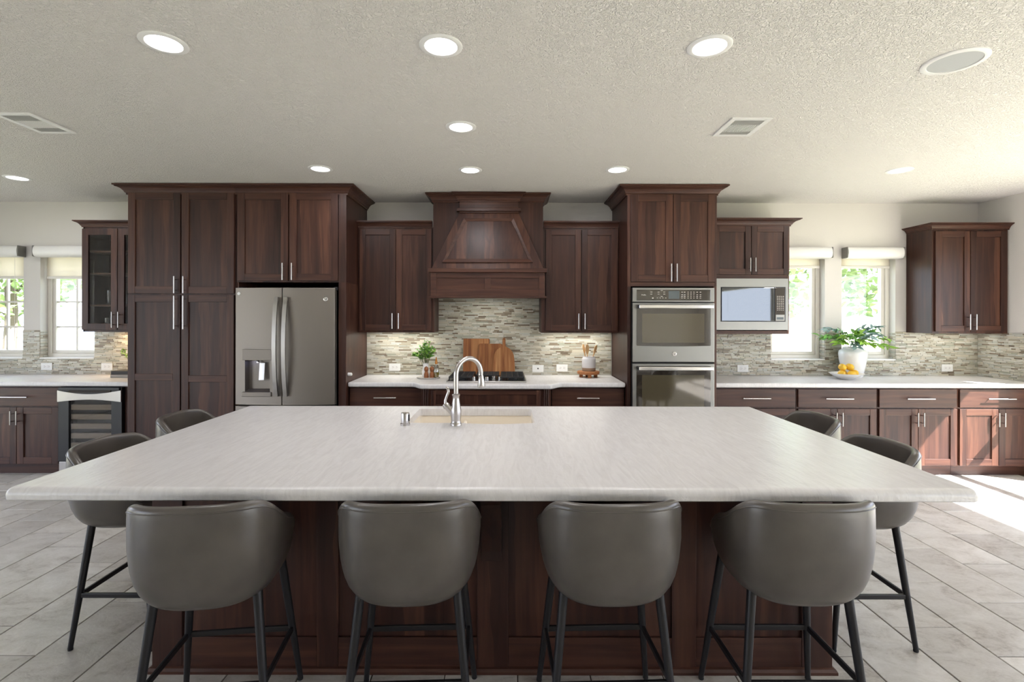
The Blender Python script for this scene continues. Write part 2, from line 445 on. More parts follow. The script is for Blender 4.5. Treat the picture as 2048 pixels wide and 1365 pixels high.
    def build(s, name, mat, parent=None, bevel=0.0, smooth=False, origin=None, seg=2, recalc=True, kind=None, label=None):
        o0 = ORG.get(parent.name, Vector((0, 0, 0))) if parent else Vector(origin or (0, 0, 0))
        me = bpy.data.meshes.new(name)
        me.from_pydata([(x - o0.x, y - o0.y, z - o0.z) for x, y, z in s.v], [], s.f)
        if recalc:
            bm = bmesh.new(); bm.from_mesh(me)
            bmesh.ops.recalc_face_normals(bm, faces=bm.faces)
            bm.to_mesh(me); bm.free()
        me.materials.append(M[mat])
        if smooth:
            me.polygons.foreach_set('use_smooth', [True] * len(me.polygons))
            me.set_sharp_from_angle(angle=0.7)
        o = bpy.data.objects.new(name, me); COL.objects.link(o)
        if parent:
            o.parent = parent
        else:
            o.location = o0
        ORG[o.name] = o0
        if bevel:
            md = o.modifiers.new('edge', 'BEVEL'); md.width = bevel; md.segments = seg
            md.limit_method = 'ANGLE'; md.angle_limit = 0.6; md.use_clamp_overlap = True
        if kind: o['kind'] = kind
        if label: o['label'] = label
        return o

def thing(name, label, cat, loc, group=None):
    o = bpy.data.objects.new(name, None); COL.objects.link(o)
    o.location = loc; o.empty_display_size = 0.1
    o['label'] = label; o['category'] = cat
    if group: o['group'] = group
    ORG[o.name] = Vector(loc)
    return o

def tag(o, label, cat, group=None):
    o['label'] = label; o['category'] = cat
    if group: o['group'] = group
    return o

def struct(o, label=None):
    o['kind'] = 'structure'
    if label: o['label'] = label
    return o

def copy_tree(o, parent=None):
    c = o.copy(); COL.objects.link(c); c.parent = parent
    for ch in list(o.children):
        copy_tree(ch, c)
    return c

def text(name, body, size, loc, mat, parent, rot=(PI / 2, 0, 0), spacing=1.0):
    cu = bpy.data.curves.new(name, 'FONT'); cu.body = body; cu.size = size; cu.extrude = 0.0004
    cu.align_x = 'CENTER'; cu.align_y = 'CENTER'; cu.space_character = spacing
    cu.materials.append(M[mat])
    tmp = bpy.data.objects.new(name, cu); COL.objects.link(tmp)
    me = bpy.data.meshes.new_from_object(tmp.evaluated_get(bpy.context.evaluated_depsgraph_get()))
    bpy.data.objects.remove(tmp)
    o = bpy.data.objects.new(name, me); COL.objects.link(o)
    o.parent = parent; o['kind'] = 'stuff'
    o.location = Vector(loc) - ORG[parent.name]; o.rotation_euler = rot
    return o

def area_lamp(name, loc, sx, sy, watt, col, parent=None, rot=(0, 0, 0), shape='RECTANGLE', spread=None):
    d = bpy.data.lights.new(name, 'AREA'); d.shape = shape; d.size = sx; d.size_y = sy
    d.energy = watt; d.color = col
    if spread: d.spread = spread
    o = bpy.data.objects.new(name, d); COL.objects.link(o)
    o.rotation_euler = rot
    if parent:
        o.parent = parent; o.location = Vector(loc) - ORG[parent.name]
    else:
        o.location = loc
    return o

# ================================================================ the room
WIN = [(-5.775, -5.188), (-5.009, -4.422), (2.819, 3.401), (3.578, 4.157)]
WZ0, WZ1 = 1.066, 2.25
TOP = 0.894           # worktop height
TILE_TOP = 1.364

def holed_wall(mb, a0, a1, z0, z1, holes, put):
    """holes sorted list of (a0,a1,z0,z1); put(a0,a1,z0,z1) adds a box"""
    cur = a0
    for h in holes:
        put(cur, h[0], z0, z1)
        put(h[0], h[1], z0, h[2]); put(h[0], h[1], h[3], z1)
        cur = h[1]
    put(cur, a1, z0, z1)

mb = MB()
holed_wall(mb, LEFT_X, RIGHT_X + 0.2, 0, CEIL, [(a, b, WZ0, WZ1) for a, b in WIN], lambda a, b, c, d: mb.box(a, b, BACK_Y, BACK_Y + 0.20, c, d))
wall_back = struct(mb.build('wall_back', 'wall'), 'cream painted back wall behind the cabinets')
mb = MB()
holed_wall(mb, REAR_Y, BACK_Y, 0, CEIL, RIGHT_OPEN, lambda a, b, c, d: mb.box(RIGHT_X, RIGHT_X + 0.2, a, b, c, d))
wall_right = struct(mb.build('wall_right', 'wall'), 'cream painted side wall by the corner cabinet')
mb = MB()
holed_wall(mb, LEFT_X, RIGHT_X + 0.2, 0, CEIL, REAR_OPEN, lambda a, b, c, d: mb.box(a, b, REAR_Y - 0.2, REAR_Y, c, d))
struct(mb.build('wall_rear', 'wall'), 'cream wall behind the viewer')
mb = MB()
holed_wall(mb, REAR_Y - 0.2, BACK_Y + 0.2, 0, CEIL, LEFT_OPEN, lambda a, b, c, d: mb.box(LEFT_X - 0.2, LEFT_X, a, b, c, d))
struct(mb.build('wall_left', 'wall'), 'cream side wall beyond the wine cooler')
struct(MB().box(LEFT_X - 0.2, RIGHT_X + 0.2, REAR_Y - 0.2, BACK_Y + 0.2, CEIL, CEIL + 0.2).build('ceiling', 'ceiling'), 'pale textured ceiling')
struct(MB().box(RIGHT_X + 0.2, RIGHT_X + 0.9, REAR_Y, 6.5, 2.59, 2.75).build('sun_trim_eave', 'stucco'), 'unseen roof overhang added outside the side wall to trim the sunlight')  # unseen overhang, added and sized to set the edge of the sun patch
floor = struct(MB().box(LEFT_X - 0.2, RIGHT_X + 0.2, REAR_Y - 0.2, BACK_Y + 0.2, -0.2, -0.0035).build('floor', 'grout'), 'floor of long grey taupe stone-look tiles')

# floor tiles: 0.305 wide, 0.63 long, each row stepping by a third
PWID, PLEN, gap = 0.305, 0.63, 0.0045
w2, l2, ch = (PWID - gap) / 2, (PLEN - gap) / 2, 0.0025
pm = MB()
pm.v = [(-w2, -l2, -0.012), (w2, -l2, -0.012), (w2, l2, -0.012), (-w2, l2, -0.012), (-w2, -l2, -ch), (w2, -l2, -ch), (w2, l2, -ch), (-w2, l2, -ch),
        (-w2 + ch, -l2 + ch, 0), (w2 - ch, -l2 + ch, 0), (w2 - ch, l2 - ch, 0), (-w2 + ch, l2 - ch, 0)]
pm.f = [(0, 1, 5, 4), (1, 2, 6, 5), (2, 3, 7, 6), (3, 0, 4, 7), (4, 5, 9, 8), (5, 6, 10, 9), (6, 7, 11, 10), (7, 4, 8, 11), (8, 9, 10, 11)]
plank_me = bpy.data.meshes.new('floor_tile')
plank_me.from_pydata(pm.v, [], pm.f); plank_me.materials.append(M['plank'])
rest = MB()
kx0 = int(math.floor((LEFT_X + 2.09) / PWID)) - 1
for k in range(kx0, 26):
    xc = -2.09 + (k + 0.5) * PWID
    if xc + w2 > RIGHT_X + 0.1 or xc - w2 < LEFT_X - 0.1: continue
    off = 2.64 + k * 0.667 * PLEN
    j0 = int(math.floor((REAR_Y - off) / PLEN))
    for j in range(j0, j0 + 18):
        yc = off + (j + 0.5) * PLEN
        if yc - l2 < REAR_Y or yc + l2 > BACK_Y + 0.1: continue
        dz = random.uniform(-0.0008, 0.0004)
        seen = 1.75 < yc + l2 and yc - l2 < 4.86 and min(abs(xc - w2), abs(xc + w2)) < 1.09 * (yc + l2)
        under = -1.50 < xc - w2 and xc + w2 < 1.37 and 2.12 < yc - l2 and yc + l2 < 3.40
        if seen and not under:
            o = bpy.data.objects.new('floor_tile', plank_me); COL.objects.link(o)
            o.location = (xc, yc, dz); o.parent = floor
        else:
            b = len(rest.v)
            rest.v += [(x + xc, y + yc, z + dz) for x, y, z in pm.v]
            rest.f += [tuple(b + i for i in f) for f in pm.f]
rest.build('floor_tiles_beyond', 'plank', floor, kind='stuff', recalc=False)

# ---------------------------------------------------------------- mosaic splashback: thin strips of glass and stone
def mosaic(parent, name, spans, to3):
    """spans(z) -> list of (a0,a1) at that row; to3(a, out, z) -> point"""
    rng = random.Random(sum(map(ord, name)))
    rows = MB(); pitch = 0.0150
    z = TOP + 0.001
    while z < 1.72:
        h = 0.0133
        for a0, a1 in spans(z + h / 2):
            a = a0
            while a < a1 - 0.006:
                ln = rng.choice((0.035, 0.05, 0.065, 0.08, 0.10, 0.12)) * rng.uniform(0.85, 1.15)
                e = min(a + ln, a1)
                if a1 - e < 0.02: e = a1
                t = rng.choice((0.004, 0.0055, 0.007)) + rng.uniform(0, 0.001)
                b = len(rows.v); c = 0.0012
                rows.v += [to3(a, 0, z), to3(e - 0.0015, 0, z), to3(e - 0.0015, 0, z + h), to3(a, 0, z + h),
                           to3(a + c, t, z + c), to3(e - 0.0015 - c, t, z + c), to3(e - 0.0015 - c, t, z + h - c), to3(a + c, t, z + h - c)]
                rows.f += [(b + 4, b + 5, b + 6, b + 7), (b, b + 1, b + 5, b + 4), (b + 1, b + 2, b + 6, b + 5), (b + 2, b + 3, b + 7, b + 6), (b + 3, b, b + 4, b + 7)]
                a = e
        z += pitch
    return rows.build(name, 'mosaic', parent, kind='stuff')

def cut(spans, holes, z):
    out = []
    for s0, s1 in spans:
        cur = s0
        for a, b, c, d in holes:
            if c < z < d and b > s0 and a < s1:
                if a > cur: out.append((cur, a))
                cur = b
        if cur < s1: out.append((cur, s1))
    return out
WH = [(a, b, WZ0 - 0.012, 9) for a, b in WIN]
GB = BACK_Y - 0.004
def back3(a, o, z): return (a, GB - o, z)
MB().box(-6.3, -3.53, GB, BACK_Y, TOP, WZ0 - 0.012).build('grout_bed', 'tilegrout', wall_back)
MB().box(-1.505, 1.115, GB, BACK_Y, TOP, 1.36).box(-0.737, 0.34, GB, BACK_Y, 1.36, 1.72).build('grout_bed', 'tilegrout', wall_back)
g = MB()
for a, b in ((-5.188, -5.009), (-4.422, -3.53), (3.401, 3.578), (4.157, 5.04)):
    g.box(a, b, GB, BACK_Y, WZ0 - 0.012, TILE_TOP)
g.box(1.95, 5.04, GB, BACK_Y, TOP, WZ0 - 0.012).box(1.95, 2.819, GB, BACK_Y, WZ0 - 0.012, TILE_TOP)
g.build('grout_bed', 'tilegrout', wall_back)
mosaic(wall_back, 'mosaic_strips', lambda z: cut([(-6.3, -3.53)], WH, z) if z < TILE_TOP else [], back3)
mosaic(wall_back, 'mosaic_strips_cooktop', lambda z: [(-1.505, 1.113)] if z < 1.36 else [(-0.737, 0.34)] if z < 1.705 else [], back3)
mosaic(wall_back, 'mosaic_strips_window', lambda z: cut([(1.952, 5.034)], WH, z) if z < TILE_TOP else [], back3)
mosaic(wall_right, 'mosaic_strips', lambda z: [(4.66, 5.352)] if z < TILE_TOP else [], lambda a, o, z: (RIGHT_X - 0.004 - o, a, z))
for x, sgn in ((-5.009, 1), (3.401, -1), (4.157, -1), (2.819, 1), (-5.775, 1)):
    mosaic(wall_back, 'mosaic_strips_reveal', lambda z: [(BACK_Y, BACK_Y + 0.085)] if WZ0 < z < TILE_TOP else [], (lambda x, sgn: (lambda a, o, z: (x + sgn * o, a, z)))(x, sgn))

# ---------------------------------------------------------------- windows
def frame_rect(mb, x0, x1, z0, z1, y0, y1, w):
    """one connected rectangular frame"""
    b = len(mb.v)
    O = [(x0, z0), (x1, z0), (x1, z1), (x0, z1)]; I = [(x0 + w, z0 + w), (x1 - w, z0 + w), (x1 - w, z1 - w), (x0 + w, z1 - w)]
    for y in (y0, y1): mb.v += [(x, y, z) for x, z in O] + [(x, y, z) for x, z in I]
    for k in range(4):
        k2 = (k + 1) % 4
        mb.f += [(b + k, b + k2, b + 4 + k2, b + 4 + k), (b + 8 + k2, b + 8 + k, b + 12 + k, b + 12 + k2),
                 (b + k2, b + k, b + 8 + k, b + 8 + k2), (b + 4 + k, b + 4 + k2, b + 12 + k2, b + 12 + k)]
for i, (a, b) in enumerate(WIN):
    f = MB(); frame_rect(f, a, b, WZ0, WZ1, 5.445, 5.53, 0.042)
    w = struct(f.build('window_%d' % (i + 1), 'vinyl', bevel=0.004), 'white vinyl window %s' % ('with grid bars beside the glass-door cabinet' if i < 2 else 'over the pale worktop'))
    s = MB(); frame_rect(s, a + 0.042, b - 0.042, WZ0 + 0.042, WZ1 - 0.042, 5.462, 5.515, 0.034); s.build('sash', 'vinyl', w, bevel=0.004)
    MB().box(a + 0.07, b - 0.07, 5.488, 5.492, WZ0 + 0.07, WZ1 - 0.07).build('pane', 'pane', w)
    MB().box(a + 0.002, b - 0.002, BACK_Y - 0.012, 5.445, WZ0 - 0.010, WZ0 + 0.004).build('sill', 'white', w, bevel=0.003)
    if i < 2:
        c = (a + b) / 2
        MB().box(c - 0.009, c + 0.009, 5.478, 5.502, WZ0 + 0.07, WZ1 - 0.07).build('muntin', 'vinyl', w)
        for z in (1.396, 1.670, 1.945):
            MB().box(a + 0.07, b - 0.07, 5.479, 5.501, z - 0.009, z + 0.009).build('muntin', 'vinyl', w)
blind_lab = ['cream roller blind drawn partway down, at the frame edge away from the cabinets', 'cream roller blind drawn partway down, beside the glass-door cabinet',
             'cream roller blind nearly rolled up, on the window beside the microwave', 'cream roller blind nearly rolled up, behind the white vase']
for i, (a, b) in enumerate(WIN):
    zb = 1.945 if i < 2 else 2.075
    t = thing('roller_blind', blind_lab[i], 'blind', ((a + b) / 2, 5.30, 2.14), 'roller blinds over the windows')
    c = MB(); prof = []
    x0, x1 = (a + 0.010 if i != 2 else a + 0.030), b + 0.020
    for k in range(13):
        an = -PI / 2 + PI * k / 12
        prof.append((5.31 - 0.052 * math.cos(an) ** 0.6 if k not in (0, 12) else 5.31, 2.202 + 0.06 * math.sin(an)))
    n = len(prof); poly = prof + [(5.358, 2.262), (5.358, 2.142)]
    bse = len(c.v); m_ = len(poly)
    c.v += [(x0, y, z) for y, z in poly] + [(x1, y, z) for y, z in poly]
    c.f += [tuple(range(m_)), tuple(range(2 * m_ - 1, m_ - 1, -1))] + [(k, m_ + k, m_ + (k + 1) % m_, (k + 1) % m_) for k in range(m_)]
    c.build('cassette', 'white', t, smooth=True)
    for x in (x0 - 0.012, x1):
        MB().prism_y([(0, 0)], 0, 0) if False else None
        e = MB(); e.box(x, x + 0.012, 5.262, 5.358, 2.144, 2.260); e.build('end_cap', 'slate_lt', t, bevel=0.01)
    MB().box(a + 0.022, b - 0.022, 5.418, 5.421, zb, WZ1).build('fabric', 'fabric', t)
    MB().box(a + 0.022, b - 0.022, 5.410, 5.428, zb - 0.028, zb).build('bottom_bar', 'vinyl', t, bevel=0.004)
    cx = (b - 0.035) if i == 0 else a + 0.01
    if i in (0,): MB().tube([(cx, 5.30, 2.15), (cx, 5.30, 1.25)], 0.0015, 6).build('pull_chain', 'white', t)
# openings beside and behind the viewer
for i, (a, b, c, d) in enumerate(RIGHT_OPEN):
    f = MB(); w = 0.05
    x0, x1 = RIGHT_X + 0.05, RIGHT_X + 0.15
    f.box(x0, x1, a, a + w, c, d).box(x0, x1, b - w, b, c, d).box(x0, x1, a, b, c, c + w).box(x0, x1, a, b, d - w, d)
    f.box(x0 + 0.03, x1 - 0.03, a, b, 0.90, 0.98)
    o = struct(f.build('door_%d' % (i + 1), 'white', bevel=0.004), 'white framed open doorway to the sunny garden')
for i, (a, b, c, d) in enumerate(LEFT_OPEN):
    f = MB(); w = 0.05
    x0, x1 = LEFT_X - 0.15, LEFT_X - 0.05
    f.box(x0, x1, a, a + w, c, d).box(x0, x1, b - w, b, c, d).box(x0, x1, a, b, c, c + w).box(x0, x1, a, b, d - w, d)
    f.box(x0 + 0.03, x1 - 0.03, (a + b) / 2 - 0.04, (a + b) / 2 + 0.04, c, d)
    o = struct(f.build('door_%d' % (i + 3), 'white', bevel=0.004), 'unseen white framed opening beyond the wine cooler, added to light the room')

# ================================================================ cabinets
CROWN = [(0.0, -1.0), (0.14, -1.0), (0.14, -0.84), (0.22, -0.80), (0.30, -0.62), (0.48, -0.40), (0.72, -0.26), (0.86, -0.24), (0.86, -0.16), (1.0, -0.14), (1.0, 0.0), (-0.1, 0.0)]
def crown(parent, path, ztop, h, out, name='crown_molding'):
    m = MB(); m.sweep(path, [(o * out, d * h) for o, d in CROWN], ztop)
    return m.build(name, 'wood_h', parent)

def handle(parent, kind, x, y, z, ln, r=0.0062):
    m = MB(); s = 0.034
    if kind == 'v':
        m.tube([(x, y - s, z - ln / 2), (x, y - s, z + ln / 2)], r, 12)
        for q in (-1, 1): m.tube([(x, y, z + q * (ln / 2 - 0.03)), (x, y - s, z + q * (ln / 2 - 0.03))], 0.0042, 8)
    else:
        m.tube([(x - ln / 2, y - s, z), (x + ln / 2, y - s, z)], r, 12)
        for q in (-1, 1): m.tube([(x + q * (ln / 2 - 0.035), y, z), (x + q * (ln / 2 - 0.035), y - s, z)], 0.0042, 8)
    return m.build('handle', 'nickel', parent, smooth=True, label='brushed metal bar handle')

def shaker(parent, x0, x1, z0, z1, yf, hd=None, t=0.020, fr=0.062, name='door', mid=None, glass=False):
    """frame-and-panel door; yf the front face. The door's own mesh is the recessed panel, stiles and rails stand proud of it"""
    if glass:
        m = MB(); frame_rect(m, x0, x1, z0, z1, yf, yf + t, fr)
        d = m.build(name, 'wood', parent, bevel=0.002)
        MB().box(x0 + fr - 0.004, x1 - fr + 0.004, yf + 0.010, yf + 0.013, z0 + fr - 0.004, z1 - fr + 0.004).build('pane', 'cabglass', d)
    else:
        d = MB().box(x0 + 0.004, x1 - 0.004, yf + 0.011, yf + t, z0 + 0.004, z1 - 0.004).build(name, 'wood', parent)
        for a, b in ((x0, x0 + fr), (x1 - fr, x1)):
            MB().box(a, b, yf, yf + t - 0.001, z0, z1).build('stile', 'wood', d, bevel=0.0022)
        zs = [(z0, z0 + fr), (z1 - fr, z1)] + ([(mid - 0.031, mid + 0.031)] if mid else [])
        for a, b in zs:
            MB().box(x0 + fr, x1 - fr, yf + 0.0004, yf + t - 0.001, a, b).build('rail', 'wood_h', d, bevel=0.0022)
    if hd: handle(d, hd[0], hd[1], yf, hd[2], hd[3])
    return d

def slab_drawer(parent, x0, x1, z0, z1, yf, hl=None, t=0.020):
    d = MB().box(x0, x1, yf, yf + t, z0, z1).build('drawer', 'wood_h', parent, bevel=0.0035)
    if hl: handle(d, 'h', (x0 + x1) / 2, yf, (z0 + z1) / 2, hl)
    return d

def carcass(parent, x0, x1, y0, y1, z0, z1, name='carcass'):
    return MB().box(x0, x1, y0, y1, z0, z1).build(name, 'wood', parent, bevel=0.0015)

TF, UF, BF = 4.66, 5.01, 4.73      # door faces: tall, upper, base
YB = BACK_Y - 0.008                 # backs stop short of the wall
# --- tall pantry beside the fridge
P = thing('pantry_cabinet', 'tall dark wood pantry cabinet with four doors beside the fridge', 'cabinet', (-3.04, 5.0, 0))
carcass(P, -3.55, -2.536, TF + 0.02, YB, 0.10, 2.685)
MB().box(-3.53, -2.536, TF + 0.09, YB, 0, 0.10).build('toe_kick', 'wood_h', P)
shaker(P, -3.540, -3.052, 1.726, 2.668, TF, ('v', -3.088, 1.805, 0.158), fr=0.066)
shaker(P, -3.040, -2.551, 1.726, 2.668, TF, ('v', -3.004, 1.805, 0.158), fr=0.066)
shaker(P, -3.540, -3.052, 0.12, 1.712, TF, ('v', -3.088, 1.548, 0.31), fr=0.066, mid=0.945)
shaker(P, -3.040, -2.551, 0.12, 1.712, TF, ('v', -3.004, 1.548, 0.31), fr=0.066, mid=0.930)
crown(P, [(-3.55, 5.34), (-3.55, TF + 0.016), (-2.536, TF + 0.016)][::1], 2.735, 0.085, 0.088)
# --- surround over and beside the fridge
P = thing('fridge_surround_cabinet', 'dark wood overhead cabinet and side panel framing the fridge', 'cabinet', (-2.0, 5.0, 0))
carcass(P, -2.534, -1.505, TF + 0.02, YB, 1.832, 2.685)
MB().box(-1.576, -1.505, TF + 0.004, YB, 0.0, 1.832).build('side_panel', 'wood', P, bevel=0.002)
MB().box(-1.576, -1.505, TF + 0.004, TF + 0.02, 1.832, 2.685).build('stile', 'wood', P, bevel=0.002)
MB().box(-2.534, -2.520, TF + 0.03, YB, 0.0, 1.832).build('side_panel', 'wood', P)
MB().box(-2.52, -1.576, YB - 0.012, YB, 0.0, 1.832).build('back_panel', 'dark', P)
shaker(P, -2.518, -2.049, 1.846, 2.668, TF, ('v', -2.086, 1.93, 0.158), fr=0.066)
shaker(P, -2.036, -1.582, 1.846, 2.668, TF, ('v', -2.000, 1.93, 0.158), fr=0.066)
crown(P, [(-2.534, TF + 0.016), (-1.505, TF + 0.016), (-1.505, 5.34)], 2.735, 0.085, 0.088)

# --- wall cabinets either side of the hood
def wall_cab(name, label, x0, x1, doors, zt, path, zb=1.356, depth_face=UF, fr=0.058, hl=0.155, grp=None):
    P = thing(name, label, 'cabinet', ((x0 + x1) / 2, 5.2, zb), grp)
    carcass(P, x0, x1, depth_face + 0.02, YB, zb, zt - 0.055)
    for a, b, hx in doors:
        shaker(P, a, b, zb + 0.020, zt - 0.078, depth_face, ('v', hx, zb + 0.115, hl) if hx is not None else None, fr=fr)
    crown(P, path, zt, 0.062, 0.060)
    return P
P = wall_cab('wall_cabinet', 'dark wood two-door wall cabinet between the fridge and the hood', -1.503, -0.737,
         [(-1.483, -1.123, -1.150), (-1.117, -0.764, -1.087)], 2.470, [(-1.503, UF + 0.016), (-0.755, UF + 0.016)], grp='two-door wall cabinets beside the hood')
area_lamp('undercabinet_lamp', (-1.12, 5.20, 1.350), 0.62, 0.03, 1.15, (1.0, 0.98, 0.90), P)
P = wall_cab('wall_cabinet', 'dark wood two-door wall cabinet between the hood and the ovens', 0.340, 1.113,
         [(0.384, 0.737, 0.710), (0.743, 1.098, 0.773)], 2.470, [(0.358, UF + 0.016), (1.113, UF + 0.016)], grp='two-door wall cabinets beside the hood')
area_lamp('undercabinet_lamp', (0.73, 5.20, 1.350), 0.62, 0.03, 1.15, (1.0, 0.98, 0.90), P)
P = wall_cab('corner_wall_cabinet', 'dark wood two-door wall cabinet in the corner beyond the windows', 4.267, 5.030,
         [(4.290, 4.636, 4.607), (4.642, 5.004, 4.670)], 2.462, [(4.267, 5.34), (4.267, UF + 0.016), (5.036, UF + 0.016)])
area_lamp('undercabinet_lamp', (4.65, 5.20, 1.350), 0.62, 0.03, 0.5, (1.0, 0.98, 0.90), P)

# --- glass-door cabinet over the wine cooler
P = thing('glass_door_cabinet', 'dark wood wall cabinet with glass doors above the wine cooler', 'cabinet', (-3.91, 5.2, 1.356))
gx0, gx1 = -4.27, -3.556
b = MB()
b.box(gx0, gx0 + 0.018, UF + 0.02, YB, 1.356, 2.415).box(gx1 - 0.018, gx1, UF + 0.02, YB, 1.356, 2.415)
b.box(gx0, gx1, UF + 0.02, YB, 1.356, 1.378).box(gx0, gx1, UF + 0.02, YB, 2.395, 2.415).box(gx0, gx1, YB - 0.012, YB, 1.356, 2.415)
b.box(-3.918, -3.898, UF + 0.02, UF + 0.035, 1.378, 2.395)
b.build('carcass', 'wood', P)
for z in (1.632, 1.955, 2.180):
    MB().box(gx0 + 0.02, gx1 - 0.02, UF + 0.07, YB - 0.015, z - 0.018, z).build('shelf', 'wood_in', P)
shaker(P, gx0 + 0.003, -3.912, 1.376, 2.392, UF, ('v', -3.940, 1.478, 0.158), fr=0.064, glass=True)
shaker(P, -3.906, gx1 - 0.004, 1.376, 2.392, UF, ('v', -3.876, 1.478, 0.158), fr=0.064, glass=True)
crown(P, [(gx0, 5.34), (gx0, UF + 0.016), (gx1, UF + 0.016)], 2.470, 0.062, 0.060)
area_lamp('undercabinet_lamp', (-3.85, 5.24, 1.350), 0.5, 0.03, 1.5, (1.0, 0.72, 0.42), P)

# --- tall oven cabinet
P = thing('oven_cabinet', 'tall dark wood cabinet housing the double oven', 'cabinet', (1.535, 5.0, 0))
ox0, ox1 = 1.118, 1.951
b = MB(); b.box(ox0, ox1, TF + 0.02, YB, 1.80, 2.685).build('carcass', 'wood', P, bevel=0.0015)
b = MB(); b.box(ox0, ox0 + 0.032, TF + 0.004, YB, 0.0, 1.80).build('side_panel', 'wood', P, bevel=0.002)
b = MB(); b.box(ox1 - 0.032, ox1, TF + 0.004, YB, 0.0, 1.80).build('side_panel', 'wood', P, bevel=0.002)
MB().box(ox0, ox0 + 0.03, TF + 0.004, TF + 0.02, 1.80, 2.685).box(ox1 - 0.02, ox1, TF + 0.004, TF + 0.02, 1.80, 2.685).build('stile', 'wood', P, bevel=0.002)
MB().box(ox0 + 0.03, ox1 - 0.02, TF + 0.004, TF + 0.02, 1.80, 1.838).build('face_rail', 'wood_h', P, bevel=0.002)
MB().box(ox0 + 0.03, ox1 - 0.03, TF + 0.02, YB, 0.0, 0.40).build('plinth', 'wood_h', P)
shaker(P, 1.150, 1.541, 1.842, 2.660, TF, ('v', 1.517, 1.926, 0.165), fr=0.066)
shaker(P, 1.547, 1.934, 1.842, 2.660, TF, ('v', 1.569, 1.926, 0.165), fr=0.066)
shaker(P, 1.150, 1.934, 0.10, 0.395, TF, ('h', 1.54, 0.33, 0.26), fr=0.06, name='drawer')
crown(P, [(ox0, 5.34), (ox0, TF + 0.016), (ox1, TF + 0.016), (ox1, 5.34)], 2.735, 0.085, 0.088)

# --- microwave cabinet
P = thing('microwave_cabinet', 'dark wood wall cabinet above and around the microwave', 'cabinet', (2.39, 5.2, 1.346))
mx0, mx1 = 1.955, 2.830
carcass(P, mx0, mx1, UF + 0.02, YB, 1.932, 2.430)
MB().box(mx0, 2.070, UF + 0.014, YB, 1.346, 1.932).build('side_panel', 'wood', P, bevel=0.002)
MB().box(mx1 - 0.022, mx1, UF + 0.014, YB, 1.346, 1.932).build('side_panel', 'wood', P, bevel=0.002)
MB().box(2.070, mx1 - 0.022, UF + 0.014, YB, 1.346, 1.380).build('shelf', 'wood_h', P, bevel=0.002)
MB().box(2.070, mx1 - 0.022, UF + 0.014, UF + 0.03, 1.905, 1.942).build('face_rail', 'wood_h', P, bevel=0.002)
shaker(P, 2.064, 2.440, 1.944, 2.430, UF, ('v', 2.418, 2.040, 0.138), fr=0.058)
shaker(P, 2.446, 2.824, 1.944, 2.430, UF, ('v', 2.470, 2.040, 0.138), fr=0.058)
crown(P, [(mx0, UF + 0.016), (mx1, UF + 0.016), (mx1, 5.34)], 2.500, 0.070, 0.085)

# --- base cabinets
def base_cab(label, x0, x1, hz=0.26, face=BF, doors=True, two=True, grp='base cabinets with a drawer over two doors', ztop=0.848, name='base_cabinet', xl=None, xr=None):
    P = thing(name, label, 'cabinet', ((x0 + x1) / 2, 5.05, 0), grp)
    carcass(P, x0, x1, face + 0.02, YB - 0.01, 0.10, ztop)
    MB().box(x0, x1, face + 0.085, YB - 0.01, 0, 0.10).build('toe_kick', 'wood_h', P)
    a, b_ = x0 + 0.012, x1 - 0.012
    slab_drawer(P, a, b_, 0.662, 0.835, face, hz)
    m = (x0 + x1) / 2
    shaker(P, a, m - 0.002, 0.112, 0.648, face, ('v', m - 0.028, 0.553, 0.13), fr=0.062)
    shaker(P, m + 0.002, b_, 0.112, 0.648, face, ('v', m + 0.028, 0.553, 0.13), fr=0.062)
    return P
base_cab('dark wood base cabinet beside the oven cabinet, partly behind the island', 1.953, 2.738)
base_cab('dark wood base cabinet under the white vase, behind the stools', 2.740, 3.506)
base_cab('dark wood base cabinet with a slanting edge of sunlight, second from the corner', 3.508, 4.268)
base_cab('dark wood base cabinet in the corner, its drawer and door sunlit', 4.270, 5.030)
base_cab('dark wood base cabinet standing next to the wine cooler', -5.050, -4.236)
base_cab('dark wood base cabinet under the far grid window', -5.870, -5.052)
base_cab('dark wood drawer base cabinet between the fridge and the cooktop', -1.503, -0.800, 0.21)
base_cab('dark wood drawer base cabinet between the cooktop and the ovens', 0.407, 1.113, 0.21)
# cooktop base, pulled forward with fluted corner posts
P = thing('cooktop_base_cabinet', 'dark wood base cabinet stepping forward below the cooktop', 'cabinet', (-0.197, 5.0, 0))
carcass(P, -0.795, 0.402, 4.625, YB - 0.01, 0.10, 0.848)
MB().box(-0.75, 0.36, 4.69, YB - 0.01, 0, 0.10).build('toe_kick', 'wood_h', P)
shaker(P, -0.700, 0.305, 0.662, 0.835, 4.605, None, fr=0.04, name='front_panel')
shaker(P, -0.700, -0.2, 0.112, 0.648, 4.605, ('v', -0.23, 0.553, 0.13))
shaker(P, -0.195, 0.305, 0.112, 0.648, 4.605, ('v', -0.165, 0.553, 0.13))
for x in (-0.775, 0.335):
    for q in range(3):
        MB().box(x + q * 0.018, x + q * 0.018 + 0.012, 4.606, 4.63, 0.10, 0.848).build('corner_flute', 'wood', P, bevel=0.005)

